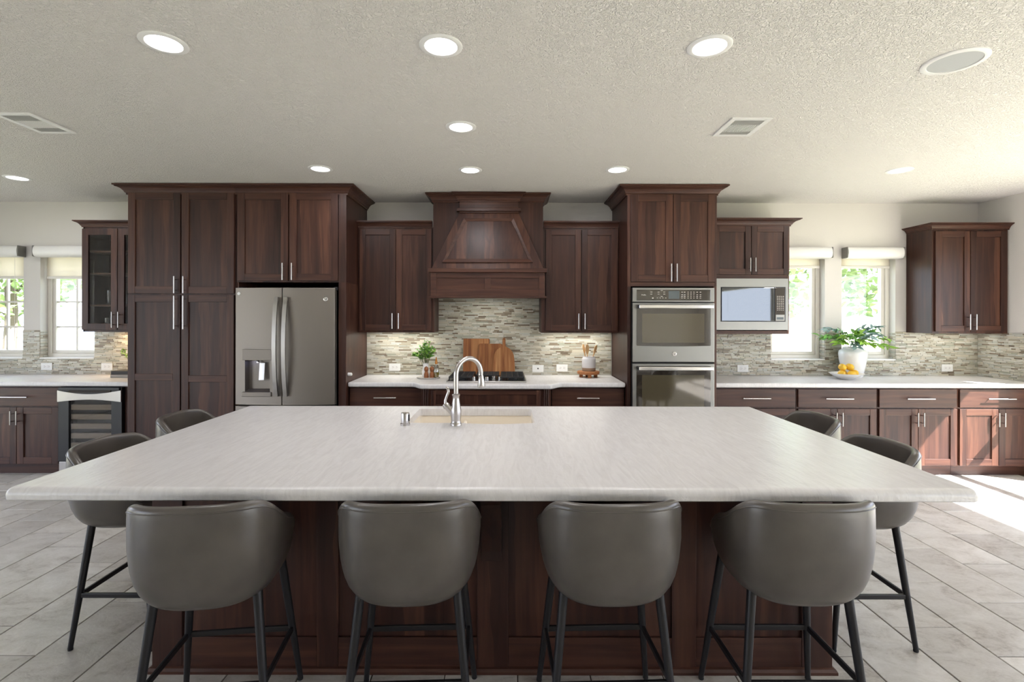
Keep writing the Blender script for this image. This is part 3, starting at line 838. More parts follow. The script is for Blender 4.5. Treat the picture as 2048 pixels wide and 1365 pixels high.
# --- worktops
def top_slab(name, label, poly, thick=0.044, bevel=0.014, bm_hole=None):
    o = MB().prism_z(poly, TOP - thick, TOP).build(name, 'stone', bevel=bevel, seg=4, origin=(sum(p[0] for p in poly) / len(poly), sum(p[1] for p in poly) / len(poly), TOP - thick))
    return tag(o, label, 'worktop')
CF = 4.70
YW = BACK_Y - 0.0045
top_slab('worktop', 'white stone worktop under the grid windows, above the wine cooler', [(-5.88, CF), (-3.553, CF), (-3.553, YW), (-5.88, YW)])
pts = [(-1.503, CF)]
for k in range(9):
    u = k / 8; pts.append((-0.90 + 0.115 * u, CF - 0.13 * (3 * u * u - 2 * u ** 3)))
for k in range(9):
    u = k / 8; pts.append((0.395 + 0.115 * u, CF - 0.13 + 0.13 * (3 * u * u - 2 * u ** 3)))
pts += [(1.113, CF), (1.113, YW), (-1.503, YW)]
top_slab('worktop', 'white stone worktop with a bowed front around the cooktop', pts)
top_slab('worktop', 'white stone worktop under the vase and lemons', [(1.955, CF), (5.034, CF), (5.034, YW), (1.955, YW)])

# ================================================================ hood
P = thing('range_hood', 'dark wood range hood with a tapered panel above the cooktop', 'range hood', (-0.197, 5.1, 1.69))
MB().box(-0.741, 0.352, 4.975, YB, 1.99, 2.70).build('backing_panel', 'wood', P, bevel=0.002)
hx0, hx1 = -0.749, 0.362
b = MB(); b.box(hx0, hx1, 4.872, 5.028, 1.715, 1.945).box(hx0 + 0.02, hx1 - 0.02, 5.028, YB, 1.72, 1.99); b.build('lower_box', 'wood_h', P)
fr_ = MB()
yb0 = 4.860
fr_.box(hx0, hx0 + 0.056, yb0, 4.872, 1.715, 1.945).box(hx1 - 0.056, hx1, yb0, 4.872, 1.715, 1.945)
fr_.box(hx0 + 0.056, hx1 - 0.056, yb0, 4.872, 1.715, 1.779).box(hx0 + 0.056, hx1 - 0.056, yb0, 4.872, 1.893, 1.945)
fr_.box(-0.221, -0.166, yb0, 4.872, 1.779, 1.893)
fr_.build('apron_frame', 'wood_h', P, bevel=0.002)
MB().box(hx0 - 0.02, hx1 + 0.02, 4.842, 5.02, 1.697, 1.715).build('lower_trim', 'wood_h', P, bevel=0.004)
MB().box(hx0 - 0.022, hx1 + 0.022, 4.836, 5.02, 1.945, 1.985).build('ledge', 'wood_h', P, bevel=0.004)
# tapered front: frame and raised panel, sloping back as it rises
def slope(x, z, out=0.0):
    u = (z - 1.985) / (2.545 - 1.985)
    return (x, 4.862 + 0.105 * u - out, z)
bx0, bx1, tx0, tx1, z0, z1 = -0.738, 0.349, -0.482, 0.110, 1.985, 2.545
body = MB(); body.hexa([slope(bx0, z0), slope(bx1, z0), (bx1, 4.974, z0), (bx0, 4.974, z0), slope(tx0, z1), slope(tx1, z1), (tx1, 4.974, z1), (tx0, 4.974, z1)])
body.build('tapered_front', 'wood', P, bevel=0.002)
ibx0, ibx1, itx0, itx1, iz0, iz1 = -0.635, 0.246, -0.432, 0.060, 2.045, 2.490
def ring(mb, a, b_, lo, hi):
    """picture-frame moulding between trapezoid a (outer) and b (inner) on the slope"""
    A = [(a[0], a[4]), (a[1], a[4]), (a[3], a[5]), (a[2], a[5])]; B = [(b_[0], b_[4]), (b_[1], b_[4]), (b_[3], b_[5]), (b_[2], b_[5])]
    for k in range(4):
        k2 = (k + 1) % 4
        mb.hexa([slope(*A[k]), slope(*A[k2]), slope(*B[k2]), slope(*B[k]), slope(*A[k], lo), slope(*A[k2], lo), slope(*B[k2], hi), slope(*B[k], hi)])
mo = MB(); ring(mo, (ibx0, ibx1, itx0, itx1, iz0, iz1), (ibx0 + 0.042, ibx1 - 0.042, itx0 + 0.026, itx1 - 0.026, iz0 + 0.034, iz1 - 0.03), 0.020, 0.008)
mo.build('panel_molding', 'wood_h', P, bevel=0.002)
pa = MB(); q = (ibx0 + 0.042, ibx1 - 0.042, itx0 + 0.026, itx1 - 0.026, iz0 + 0.034, iz1 - 0.03)
pa.hexa([slope(q[0], q[4]), slope(q[1], q[4]), slope(q[3], q[5]), slope(q[2], q[5]), slope(q[0], q[4], 0.004), slope(q[1], q[4], 0.004), slope(q[3], q[5], 0.004), slope(q[2], q[5], 0.004)])
pa.build('tapered_panel', 'wood', P)
MB().box(-0.478, 0.106, 4.945, 4.975, 2.545, 2.70).build('chimney_face', 'wood_h', P, bevel=0.002)
MB().box(-0.504, 0.130, 4.918, 4.975, 2.556, 2.586).build('chimney_ledge', 'wood_h', P, bevel=0.003)
crown(P, [(-0.741, 5.34), (-0.741, 4.971), (-0.478, 4.971), (-0.478, 4.943), (0.106, 4.943), (0.106, 4.971), (0.352, 4.971), (0.352, 5.34)], 2.735, 0.085, 0.070)
area_lamp('hood_fill_lamp', (-0.197, 5.10, 1.694), 0.5, 0.06, 0.5, (1.0, 0.95, 0.86), P)  # no visible source; added to brighten the splashback below the hood
MB().box(-0.60, 0.21, 4.90, 5.30, 1.700, 1.716).build('filter_insert', 'steel', P)

# ================================================================ fridge
P = thing('refrigerator', 'slate grey french-door refrigerator with a water dispenser', 'refrigerator', (-2.03, 4.95, 0))
fx0, fx1, fs = -2.504, -1.590, -2.056
MB().box(fx0 + 0.01, fx1 - 0.004, 4.665, 5.30, 0.02, 1.755).build('cabinet_body', 'black', P, bevel=0.004)
def bow(x):
    u = (x - (fx0 + fx1) / 2) / ((fx1 - fx0) / 2)
    return 4.603 - 0.042 * (1 - u * u)
def fridge_door(name, x0, x1, z0, z1, hole=None):
    m = MB()
    xs = [x0 + (x1 - x0) * k / 12 for k in range(13)]; zs = [z0, z1]
    if hole:
        xs = sorted(set(xs + [hole[0], hole[1]])); zs = [z0, hole[2], hole[3], z1]
    nx, nz = len(xs), len(zs)
    for z in zs:
        for x in xs: m.v.append((x, bow(x), z))
    for j in range(nz - 1):
        for i in range(nx - 1):
            if hole and hole[0] - 1e-6 <= xs[i] and xs[i + 1] <= hole[1] + 1e-6 and zs[j] >= hole[2] - 1e-6 and zs[j + 1] <= hole[3] + 1e-6: continue
            m.f.append((j * nx + i, j * nx + i + 1, (j + 1) * nx + i + 1, (j + 1) * nx + i))
    # rim: top, bottom and sides back to the hinge plane
    b = len(m.v); yb = 4.655
    m.v += [(x, yb, z0) for x in xs] + [(x, yb, z1) for x in xs]
    for i in range(nx - 1):
        m.f.append((i, b + i, b + i + 1, i + 1))
        m.f.append(((nz - 1) * nx + i, (nz - 1) * nx + i + 1, b + nx + i + 1, b + nx + i))
    m.f.append(tuple([j * nx for j in range(nz)] + [b + nx, b])); m.f.append(tuple([j * nx + nx - 1 for j in range(nz)] + [b + 2 * nx - 1, b + nx - 1]))
    return m.build(name, 'slate', P, bevel=0.004)
dh = (-2.408, -2.168, 0.822, 1.110)
dl = fridge_door('door', fx0, fs - 0.003, 0.700, 1.777, dh)
dr = fridge_door('door', fs + 0.003, fx1, 0.700, 1.777)
fridge_door('freezer_drawer', fx0, fx1, 0.06, 0.688)
def bar_handle(par, x):
    pts = [];
    for k in range(15):
        u = k / 14; pts.append((x, 4.545 - 0.045 * math.sin(PI * u) ** 0.8, 0.785 + (1.688 - 0.785) * u))
    m = MB()
    for k in range(14):
        (xa, ya, za), (xb, yb_, zb) = pts[k], pts[k + 1]
        w = 0.018
        m.hexa([(xa - w, ya - 0.012, za), (xa + w, ya - 0.012, za), (xa + w, ya + 0.006, za), (xa - w, ya + 0.006, za),
                (xb - w, yb_ - 0.012, zb), (xb + w, yb_ - 0.012, zb), (xb + w, yb_ + 0.006, zb), (xb - w, yb_ + 0.006, zb)])
    for z in (0.80, 1.672): m.box(x - 0.014, x + 0.014, 4.545, 4.575, z - 0.014, z + 0.014)
    bmm = m.build('handle', 'steel', par, label='curved stainless bar handle')
bar_handle(dl, fs - 0.045); bar_handle(dr, fs + 0.040)
ds = MB()
yb = 4.648
ds.v = [(dh[0], bow(dh[0]) + 0.002, dh[2]), (dh[1], bow(dh[1]) + 0.002, dh[2]), (dh[1], bow(dh[1]) + 0.002, dh[3]), (dh[0], bow(dh[0]) + 0.002, dh[3]),
        (dh[0] + 0.01, yb, dh[2] + 0.02), (dh[1] - 0.01, yb, dh[2] + 0.02), (dh[1] - 0.01, yb, dh[3]), (dh[0] + 0.01, yb, dh[3])]
ds.f = [(4, 5, 6, 7), (0, 1, 5, 4), (1, 2, 6, 5), (2, 3, 7, 6), (3, 0, 4, 7)]
ds.build('dispenser_recess', 'slate', dl)
MB().box(dh[0] - 0.014, dh[1] + 0.016, bow(dh[1] + 0.016) - 0.003, bow(dh[0]) + 0.01, 1.112, 1.212).build('dispenser_panel', 'slate', dl, bevel=0.003)
MB().box(dh[0] - 0.014, dh[1] + 0.016, bow(dh[1] + 0.016) - 0.012, bow(dh[0]) + 0.01, 0.780, 0.822).build('drip_tray', 'slate', dl, bevel=0.004)
MB().hexa([(-2.287, 4.598, 0.925), (-2.237, 4.598, 0.925), (-2.237, 4.606, 0.925), (-2.287, 4.606, 0.925), (-2.287, 4.616, 1.085), (-2.237, 4.616, 1.085), (-2.237, 4.624, 1.085), (-2.287, 4.624, 1.085)]).build('paddle', 'chrome', dl, bevel=0.003)
MB().lathe([(0.012, 0), (0.012, 0.02), (0.008, 0.025)], (-2.30, 4.61, 1.085), 14).build('spout', 'chrome', dl, smooth=True)
area_lamp('dispenser_led', (-2.36, 4.60, 1.10), 0.05, 0.03, 0.022, (0.45, 0.52, 1.0), P)
MB().lathe([(0.014, 0), (0.014, 0.004), (0.010, 0.006)], (-2.468, bow(-2.468) - 0.006, 1.722), 20, axis='Y').build('sensor_button', 'cork', dl, smooth=True)
def emblem(par, x, y, z, r):
    m = MB(); m.lathe([(r, 0.0), (r, -0.004), (r * 0.86, -0.0055), (r * 0.84, -0.004)], (x, y, z), 24, axis='Y')
    e = m.build('emblem', 'chrome', par, smooth=True)
    text('emblem_lettering', 'GE', r * 1.0, (x, y - 0.0058, z), 'black', e)
emblem(dr, -1.668, bow(-1.668), 1.673, 0.021)
MB().box(fx1 - 0.022, fx1 + 0.012, 4.63, 4.70, 1.757, 1.787).build('hinge_cover', 'black', P, bevel=0.006)
MB().box(fx0 + 0.01, fx0 + 0.06, 4.63, 4.70, 1.757, 1.787).build('hinge_cover', 'black', P, bevel=0.006)

# ================================================================ double oven
P = thing('double_oven', 'slate double wall oven with chrome bar handles', 'oven', (1.534, 4.9, 0.42))
vx0, vx1, vy = 1.156, 1.913, 4.622
MB().box(vx0, vx1, 4.655, 5.20, 0.42, 1.786).build('oven_body', 'black', P)
c = MB().box(vx0, vx1, vy, 4.66, 1.653, 1.786).build('control_panel', 'slate_lt', P, bevel=0.004)
MB().box(vx0 + 0.037, vx1 - 0.036, vy - 0.002, vy + 0.01, 1.667, 1.767).build('control_glass', 'ovenglass', c, bevel=0.003)
MB().box(1.488, 1.588, vy - 0.0028, vy, 1.682, 1.756).build('display', 'screen', c)
text('panel_lettering', 'Profile', 0.016, (1.258, vy - 0.0030, 1.718), 'print', c)
kk = MB()
def mark(x, z, w=0.010, h=0.004): kk.box(x - w / 2, x + w / 2, vy - 0.0028, vy - 0.0018, z - h / 2, z + h / 2)
for x in (1.328, 1.395, 1.448):
    for z in (1.745, 1.726): mark(x, z, 0.018)
for x in (1.385, 1.410, 1.436, 1.462): mark(x, 1.690, 0.011)
mark(1.342, 1.689, 0.014, 0.010); mark(1.425, 1.760, 0.018); mark(1.425, 1.704, 0.018)
for x in (1.668, 1.695, 1.722):
    for z in (1.745, 1.727, 1.708, 1.690): mark(x, z, 0.006, 0.008)
for x in (1.612, 1.636, 1.752, 1.782):
    for z in (1.745, 1.722, 1.706, 1.690): mark(x, z, 0.014, 0.005)
kk.build('panel_keys', 'print', c)
def oven_door(z0, z1, gz0, gz1, em):
    d = MB().box(vx0, vx1, vy - 0.004, 4.655, z0, z1).build('door', 'slate_lt', P, bevel=0.004)
    n = 14; a0, a1 = vx0 + 0.037, vx1 - 0.036
    poly = [(a0, gz1), (a0, gz0 + 0.006)] + [(a0 + 0.004 + (a1 - a0 - 0.008) * k / n, gz0 - 0.006 * math.sin(PI * k / n)) for k in range(n + 1)] + [(a1, gz0 + 0.006), (a1, gz1)]
    gl = MB().prism_y(poly[::-1], vy - 0.007, vy).build('door_glass', 'ovenglass', d)
    MB().box(a0 + 0.050, a1 - 0.060, vy - 0.0078, vy - 0.006, gz0 + 0.028, gz1 - 0.082).build('window', 'ovenwin', d)
    h = MB(); zh = gz1 - 0.018
    h.box(a0 + 0.010, a1 + 0.008, vy - 0.062, vy - 0.046, zh - 0.017, zh + 0.017)
    o = h.build('handle', 'chrome', d, bevel=0.006, seg=3, label='polished bar handle')
    for x in (a0 + 0.012, a1 - 0.012):
        MB().box(x - 0.012, x + 0.012, vy - 0.050, vy - 0.004, zh - 0.014, zh + 0.014).build('handle_mount', 'black', d, bevel=0.005)
    if em: emblem(d, 1.541, vy - 0.004, em, 0.020)
oven_door(1.098, 1.645, 1.249, 1.627, 1.174)
oven_door(0.440, 1.082, 0.60, 1.060, None)
MB().box(vx0 + 0.004, vx1 - 0.004, vy + 0.006, 4.66, 1.082, 1.098).build('vent_gap', 'dark', P)

# ================================================================ microwave
P = thing('microwave', 'built-in microwave with slate trim and a mirrored door', 'microwave', (2.44, 5.2, 1.38))
ux0, ux1, uz0, uz1, uy = 2.072, 2.806, 1.388, 1.902, 4.998
m = MB()
gx0_, gx1_, gz0_, gz1_ = 2.130, 2.780, 1.470, 1.818
m.box(ux0, gx0_, uy, uy + 0.02, uz0, uz1).box(gx1_, ux1, uy, uy + 0.02, uz0, uz1).box(gx0_, gx1_, uy, uy + 0.02, uz0, gz0_).box(gx0_, gx1_, uy, uy + 0.02, gz1_, uz1)
m.build('trim_frame', 'slate_lt', P, bevel=0.0)
MB().box(gx0_, gx1_, uy + 0.018, 5.33, uz0 + 0.02, uz1 - 0.03).build('microwave_body', 'black', P)
MB().box(gx0_ + 0.002, gx1_ - 0.002, uy + 0.002, uy + 0.02, gz0_ + 0.002, gz1_ - 0.002).build('bezel', 'black', P)
d = MB().box(gx0_ + 0.008, 2.664, uy - 0.006, uy + 0.006, gz0_ + 0.008, gz1_ - 0.008).build('door', 'mirrorglass', P, bevel=0.002)
MB().box(2.20, 2.54, uy - 0.0068, uy - 0.0055, gz0_ + 0.09, gz1_ - 0.075).build('door_window', 'mirrorglass', d)
k = MB().box(2.670, gx1_ - 0.008, uy - 0.006, uy + 0.006, gz0_ + 0.008, gz1_ - 0.008).build('keypad', 'ovenglass', P, bevel=0.002)
kk = MB()
for i in range(4):
    for j in range(9):
        kk.box(2.690 + i * 0.019, 2.702 + i * 0.019, uy - 0.0068, uy - 0.0055, 1.585 + j * 0.017, 1.590 + j * 0.017)
kk.build('keypad_marks', 'print', k)
MB().box(2.688, 2.756, uy - 0.0068, uy - 0.0055, 1.492, 1.516).build('display', 'screen', k)
MB().box(2.680, 2.766, uy - 0.0062, uy - 0.005, 1.482, 1.540).build('door_button', 'slate_lt', k)

# ================================================================ wine cooler
P = thing('wine_cooler', 'stainless and black glass wine cooler under the worktop', 'wine cooler', (-3.9, 5.0, 0))
cx0, cx1, cyf = -4.228, -3.628, 4.705
MB().box(cx0, cx1, 4.76, 5.30, 0.03, 0.846).build('cooler_body', 'black', P)
MB().box(cx1 + 0.004, -3.554, 4.74, 5.30, 0.0, 0.846).build('filler_panel', 'wood', P)
d = MB(); frame_rect(d, cx0, cx1, 0.145, 0.842, cyf, cyf + 0.05, 0.10)
d = d.build('door', 'black', P, bevel=0.003)
n = 16; top = [(cx0 + (cx1 - cx0) * k / n, 0.815 - 0.035 * math.sin(PI * k / n)) for k in range(n + 1)]
bot = [(cx0 + (cx1 - cx0) * k / n, 0.705 + 0.022 * math.sin(PI * k / n)) for k in range(n + 1)]
MB().prism_y((top + bot[::-1])[::-1], cyf - 0.012, cyf + 0.01).build('steel_band', 'steel', d, bevel=0.002)
MB().box(cx0 + 0.012, cx1 - 0.012, cyf - 0.016, cyf + 0.01, 0.815, 0.842).build('control_strip', 'black', d, bevel=0.004)
MB().box(cx0 + 0.10, cx1 - 0.10, cyf - 0.008, cyf + 0.004, 0.788, 0.832).build('control_display', 'ovenglass', d, bevel=0.004)
MB().box(cx0 + 0.09, cx1 - 0.09, cyf + 0.012, cyf + 0.016, 0.235, 0.74).build('pane', 'cabglass', d)
for z in (0.625, 0.535, 0.445, 0.355, 0.265):
    MB().box(cx0 + 0.105, cx1 - 0.105, cyf + 0.020, cyf + 0.05, z, z + 0.050).build('shelf_front', 'maple', P, bevel=0.002)
MB().box(cx0, cx1, cyf + 0.01, cyf + 0.05, 0.02, 0.138).build('kick_plate', 'steel', P, bevel=0.003)

# ================================================================ island
IX0, IX1, IY0, IY1 = -1.790, 1.683, 1.768, 3.463
P = thing('kitchen_island', 'dark wood panelled kitchen island base', 'kitchen island', (-0.06, 2.75, 0))
jx0, jx1, jy0, jy1 = -1.500, 1.376, 2.115, 3.42
b = MB()
b.box(jx0 + 0.02, jx1 - 0.02, jy0 + 0.02, jy0 + 0.04, 0.0, 0.848).box(jx0, jx0 + 0.02, jy0 + 0.02, jy1, 0, 0.848).box(jx1 - 0.02, jx1, jy0 + 0.02, jy1, 0, 0.848).box(jx0, jx1, jy1 - 0.02, jy1, 0, 0.848)
b.build('core', 'wood', P)
stiles = [(-1.500, -1.373), (-0.804, -0.714), (-0.126, 0.006), (0.697, 0.800), (1.247, 1.376)]
for a, c_ in stiles:
    MB().box(a, c_, jy0 - 0.002, jy0 + 0.02, 0.0, 0.848).build('stile', 'wood', P, bevel=0.002)
for (a, b0), (a1, b1) in zip(stiles, stiles[1:]):
    MB().box(b0, a1, jy0, jy0 + 0.02, 0.0, 0.148).build('rail', 'wood_h', P, bevel=0.002)
    MB().box(b0, a1, jy0, jy0 + 0.02, 0.760, 0.848).build('rail', 'wood_h', P, bevel=0.002)
    MB().box(b0, a1, jy0 + 0.011, jy0 + 0.02, 0.148, 0.760).build('panel', 'wood', P)
MB().sweep([(jx0, jy1), (jx0, jy0), (jx1, jy0), (jx1, jy1)], [(0, 0), (0.016, 0), (0.016, 0.012), (0.010, 0.022), (0, 0.026)], 0.0).build('shoe_molding', 'wood_h', P)
cb = MB()
prof = [(jy0, 0.848), (1.905, 0.848), (1.905, 0.800), (1.925, 0.795), (1.95, 0.77), (1.99, 0.69), (2.03, 0.60), (2.045, 0.545), (2.045, 0.505), (jy0, 0.505)]
cbx0, cbx1 = -0.105, -0.022
n = len(prof)
cb.v = [(cbx0, y, z) for y, z in prof] + [(cbx1, y, z) for y, z in prof]
cb.f = [tuple(range(n)), tuple(range(2 * n - 1, n - 1, -1))] + [(k, n + k, n + (k + 1) % n, (k + 1) % n) for k in range(n)]
cb.build('corbel', 'wood', P, bevel=0.003)

# island top with sink cut-out
SX0, SX1, SY0, SY1 = -0.585, 0.158, 2.890, 3.335
def sink_outline(inset=0.0):
    r = 0.022 - inset * 0.3; pts = []
    x0, x1, y0, y1 = SX0 + inset, SX1 - inset, SY0 + inset, SY1 - inset
    for cxx, cyy, a0 in ((x1 - r, y1 - r, 0), (x0 + r, y1 - r, PI / 2), (x0 + r, y0 + r, PI), (x1 - r, y0 + r, 3 * PI / 2)):
        for k in range(7):
            a = a0 + PI / 2 * k / 6; pts.append((cxx + r * math.cos(a), cyy + r * math.sin(a)))
    out = []
    for x, y in pts: out.append((x, y))
    # bowed near edge of the larger bowl
    idx = 28
    mid = []
    for k in range(1, 12):
        u = k / 12; x = (x0 + r) + (x1 - x0 - 2 * r) * u
        bowv = 0.0
        if u > 0.42: bowv = -0.030 * math.sin(PI * (u - 0.42) / 0.58)
        mid.append((x, y0 + bowv))
    return out[:21] + mid + out[21:]
so = sink_outline()
from mathutils.geometry import tessellate_polygon
def rounded(inset, r=0.028):
    x0, x1, y0, y1 = IX0 + inset, IX1 - inset, IY0 + inset, IY1 - inset; r = max(r - inset, 0.004); p = []
    for cx_, cy_, a0 in ((x1 - r, y0 + r, -PI / 2), (x1 - r, y1 - r, 0), (x0 + r, y1 - r, PI / 2), (x0 + r, y0 + r, PI)):
        for k in range(7):
            a = a0 + PI / 2 * k / 6; p.append((cx_ + r * math.cos(a), cy_ + r * math.sin(a)))
    return p
m = MB(); rings = [(0.006, TOP - 0.044), (0.001, TOP - 0.040)]
for k in range(9):
    a = PI / 2 * k / 8; rings.append((0.026 * (1 - math.cos(a)), TOP - 0.026 + 0.026 * math.sin(a)))
for ins, z in rings: m.v += [(x, y, z) for x, y in rounded(ins)]
K = 28
for j_ in range(len(rings) - 1):
    for k in range(K): m.f.append((j_ * K + k, j_ * K + (k + 1) % K, (j_ + 1) * K + (k + 1) % K, (j_ + 1) * K + k))
h0 = len(m.v); H = len(so)
for z in (TOP, TOP - 0.044): m.v += [(x, y, z) for x, y in so]
m.f += [(h0 + k, h0 + H + k, h0 + H + (k + 1) % H, h0 + (k + 1) % H) for k in range(H)]
for base_o, base_h, z, flip in (((len(rings) - 1) * K, h0, TOP, False), (0, h0 + H, TOP - 0.044, True)):
    po = [Vector((*m.v[base_o + k][:2], 0)) for k in range(K)]; ph = [Vector((*m.v[base_h + k][:2], 0)) for k in range(H)]
    for t in tessellate_polygon([po, ph]):
        m.f.append(tuple(base_o + i_ if i_ < K else base_h + i_ - K for i_ in (t if not flip else t[::-1])))
o = m.build('island_worktop', 'stone', origin=((IX0 + IX1) / 2, (IY0 + IY1) / 2, TOP - 0.044), smooth=True)
tag(o, 'large off-white stone island worktop with a rounded edge', 'worktop')
# sink
P = thing('kitchen_sink', 'cream undermount double-bowl sink set into the island', 'sink', ((SX0 + SX1) / 2, (SY0 + SY1) / 2, 0.66))
s = MB(); so2 = [(x, y) for x, y in sink_outline(-0.006)]; n = len(so2)
lv = [(1.0, TOP - 0.046), (0.985, TOP - 0.10), (0.96, TOP - 0.19), (0.90, TOP - 0.215), (0.0, TOP - 0.222)]
cxs, cys = (SX0 + SX1) / 2, (SY0 + SY1) / 2
for sc_, z in lv[:-1]:
    s.v += [(cxs + (x - cxs) * sc_, cys + (y - cys) * sc_, z) for x, y in so2]
for j in range(len(lv) - 2):
    s.f += [(j * n + k, j * n + (k + 1) % n, (j + 1) * n + (k + 1) % n, (j + 1) * n + k) for k in range(n)]
s.f.append(tuple((len(lv) - 2) * n + k for k in range(n)))
s.build('basin', 'sink', P, smooth=True, recalc=False)
MB().box(-0.290, -0.266, SY0 - 0.004, SY1 - 0.002, TOP - 0.21, TOP - 0.075).build('divider', 'sink', P, bevel=0.010, seg=3)
for x in (-0.43, -0.05): MB().lathe([(0.045, 0), (0.045, 0.004), (0.03, 0.006), (0.028, 0.001)], (x, 3.1, TOP - 0.2205), 20).build('drain', 'steel', P, smooth=True)
# faucet
P = thing('kitchen_faucet', 'brushed steel gooseneck faucet with a side lever', 'faucet', (-0.290, 2.825, TOP))
fx, fy = -0.290, 2.825
MB().lathe([(0.031, 0), (0.031, 0.012), (0.028, 0.016), (0.0275, 0.03), (0.0305, 0.06), (0.030, 0.085), (0.024, 0.12), (0.0195, 0.15), (0.0185, 0.165), (0.022, 0.170), (0.0235, 0.176), (0.018, 0.180)], (fx, fy, TOP), 28).build('body', 'nickel', P, smooth=True)
pts = [(fx, fy, TOP + 0.17), (fx, fy, TOP + 0.24)]
dx, dy_, R = 0.76, 0.65, 0.088
zc = 1.176
for k in range(19):
    a = PI - (PI + 0.12) * k / 18
    u = R + R * math.cos(a)
    pts.append((fx + dx * u, fy + dy_ * u, zc + (R + 0.004) * math.sin(a)))
MB().tube(pts, 0.0142, 16).build('spout', 'nickel', P, smooth=True)
ex, ey, ez = pts[-1]
sh = MB(); sh.tube([(ex, ey, ez), (ex + 0.002, ey + 0.002, ez - 0.012), (ex + 0.003, ey + 0.003, ez - 0.03), (ex + 0.004, ey + 0.003, ez - 0.062), (ex + 0.004, ey + 0.003, ez - 0.072)], [0.0155, 0.0155, 0.0185, 0.0225, 0.0205], 20)
sh.build('spray_head', 'nickel', P, smooth=True)
nk = MB(); nk.tube([(fx, fy, TOP + 0.055), (fx - 0.030, fy, TOP + 0.085), (fx - 0.052, fy, TOP + 0.108)], [0.020, 0.019, 0.0175], 18); nk.tube([(fx - 0.050, fy, TOP + 0.104), (fx - 0.054, fy, TOP + 0.110), (fx - 0.066, fy, TOP + 0.122)], [0.021, 0.0215, 0.016], 18)
nk.build('handle_hub', 'nickel', P, smooth=True)
le = [(fx - 0.058, fy, TOP + 0.118), (fx - 0.060, fy, TOP + 0.140), (fx - 0.052, fy, TOP + 0.165), (fx - 0.042, fy, TOP + 0.190), (fx - 0.045, fy, TOP + 0.206), (fx - 0.058, fy, TOP + 0.216)]
MB().tube(le, [0.011, 0.008, 0.0075, 0.0085, 0.0085, 0.006], 14).build('lever', 'nickel', P, smooth=True)
P = thing('air_gap_cap', 'small brushed metal air gap cap beside the sink', 'air gap', (-0.578, 2.83, TOP))
MB().lathe([(0.027, 0), (0.027, 0.010), (0.0235, 0.013), (0.0235, 0.066), (0.021, 0.071), (0.0, 0.072)], (-0.578, 2.83, TOP), 28, cap=False).build('cap', 'nickel', P, smooth=True)
MB().box(-0.5575, -0.551, 2.818, 2.824, TOP + 0.025, TOP + 0.062).build('slot', 'black', P)

# ================================================================ cooktop
P = thing('gas_cooktop', 'black gas cooktop with steel edge and cast iron grates', 'cooktop', (-0.197, 4.97, TOP))
kx0, kx1, ky0, ky1 = -0.577, 0.183, 4.715, 5.225
MB().box(kx0, kx1, ky0, ky1, TOP, TOP + 0.012).build('tray', 'steel', P, bevel=0.005)
MB().box(kx0 + 0.012, kx1 - 0.012, ky0 + 0.014, ky1 - 0.012, TOP + 0.011, TOP + 0.014).build('surface', 'cookglass', P)
for gx in (kx0 + 0.02, kx0 + 0.265, kx0 + 0.51):
    g = MB(); w_, t_ = 0.228, 0.012
    zz = TOP + 0.052
    y0_ = ky0 + (0.02 if gx != kx0 + 0.265 else 0.17); y1_ = ky1 - 0.02
    g.box(gx, gx + t_, y0_, y1_, zz - 0.014, zz).box(gx + w_ - t_, gx + w_, y0_, y1_, zz - 0.014, zz)
    for y in [y0_ + (y1_ - y0_ - t_) * q / 6 for q in range(7)]: g.box(gx, gx + w_, y, y + t_, zz - 0.014, zz)
    for q in (0.25, 0.5, 0.75): g.box(gx + w_ * q - 0.005, gx + w_ * q + 0.005, y0_, y1_, zz - 0.012, zz)
    for x in (gx, gx + w_ - t_):
        for y in (y0_, y1_ - t_): g.box(x, x + t_, y, y + t_, TOP + 0.014, zz)
    g.build('grate', 'iron', P, bevel=0.003)
for x, y, r in ((kx0 + 0.134, ky0 + 0.14, 0.04), (kx0 + 0.134, ky1 - 0.13, 0.034), (kx0 + 0.38, ky1 - 0.16, 0.05), (kx1 - 0.134, ky0 + 0.14, 0.034), (kx1 - 0.134, ky1 - 0.13, 0.04)):
    MB().lathe([(r * 1.2, 0), (r * 1.2, 0.006), (r, 0.008), (r, 0.018), (r * 0.8, 0.021)], (x, y, TOP + 0.014), 20).build('burner', 'iron', P, smooth=True)
for x, y in ((-0.325, 4.80), (-0.260, 4.86), (-0.197, 4.79), (-0.134, 4.86), (-0.069, 4.80)):
    MB().lathe([(0.021, 0), (0.021, 0.008), (0.017, 0.012), (0.0165, 0.030), (0.013, 0.033)], (x, y, TOP + 0.014), 20).build('knob', 'chrome', P, smooth=True)

# ================================================================ ceiling fittings
def ceiling_light(label, x, y, r=0.098, w=LAMP_W):
    P = thing('recessed_light', label, 'ceiling light', (x, y, CEIL - 0.006), 'round recessed ceiling lights')
    MB().lathe([(r, CEIL), (r, CEIL - 0.003), (r - 0.006, CEIL - 0.007), (r * 0.76, CEIL - 0.006), (r * 0.74, CEIL - 0.0025), (r * 0.74, CEIL)], (x, y, 0), 40, cap=False).build('trim_ring', 'trim', P, smooth=True)
    MB().lathe([(r * 0.74, CEIL - 0.0025), (r * 0.74, CEIL - 0.001)], (x, y, 0), 40).build('diffuser', 'lamp', P)
    area_lamp('recessed_lamp', (x, y, CEIL - 0.009), r * 1.45, r * 1.45, w, (0.98, 0.965, 1.0), P, shape='DISK')
ceiling_light('round recessed light over the near edge of the island, towards the fridge end', -1.552, 2.255)
ceiling_light('round recessed light over the near edge of the island, at its middle', -0.305, 2.275)
ceiling_light('round recessed light over the near edge of the island, towards the window end', 0.917, 2.275)
ceiling_light('round recessed light above the sink in the island', -0.304, 3.238)
ceiling_light('round recessed light in front of the fridge surround', -1.555, 4.150)
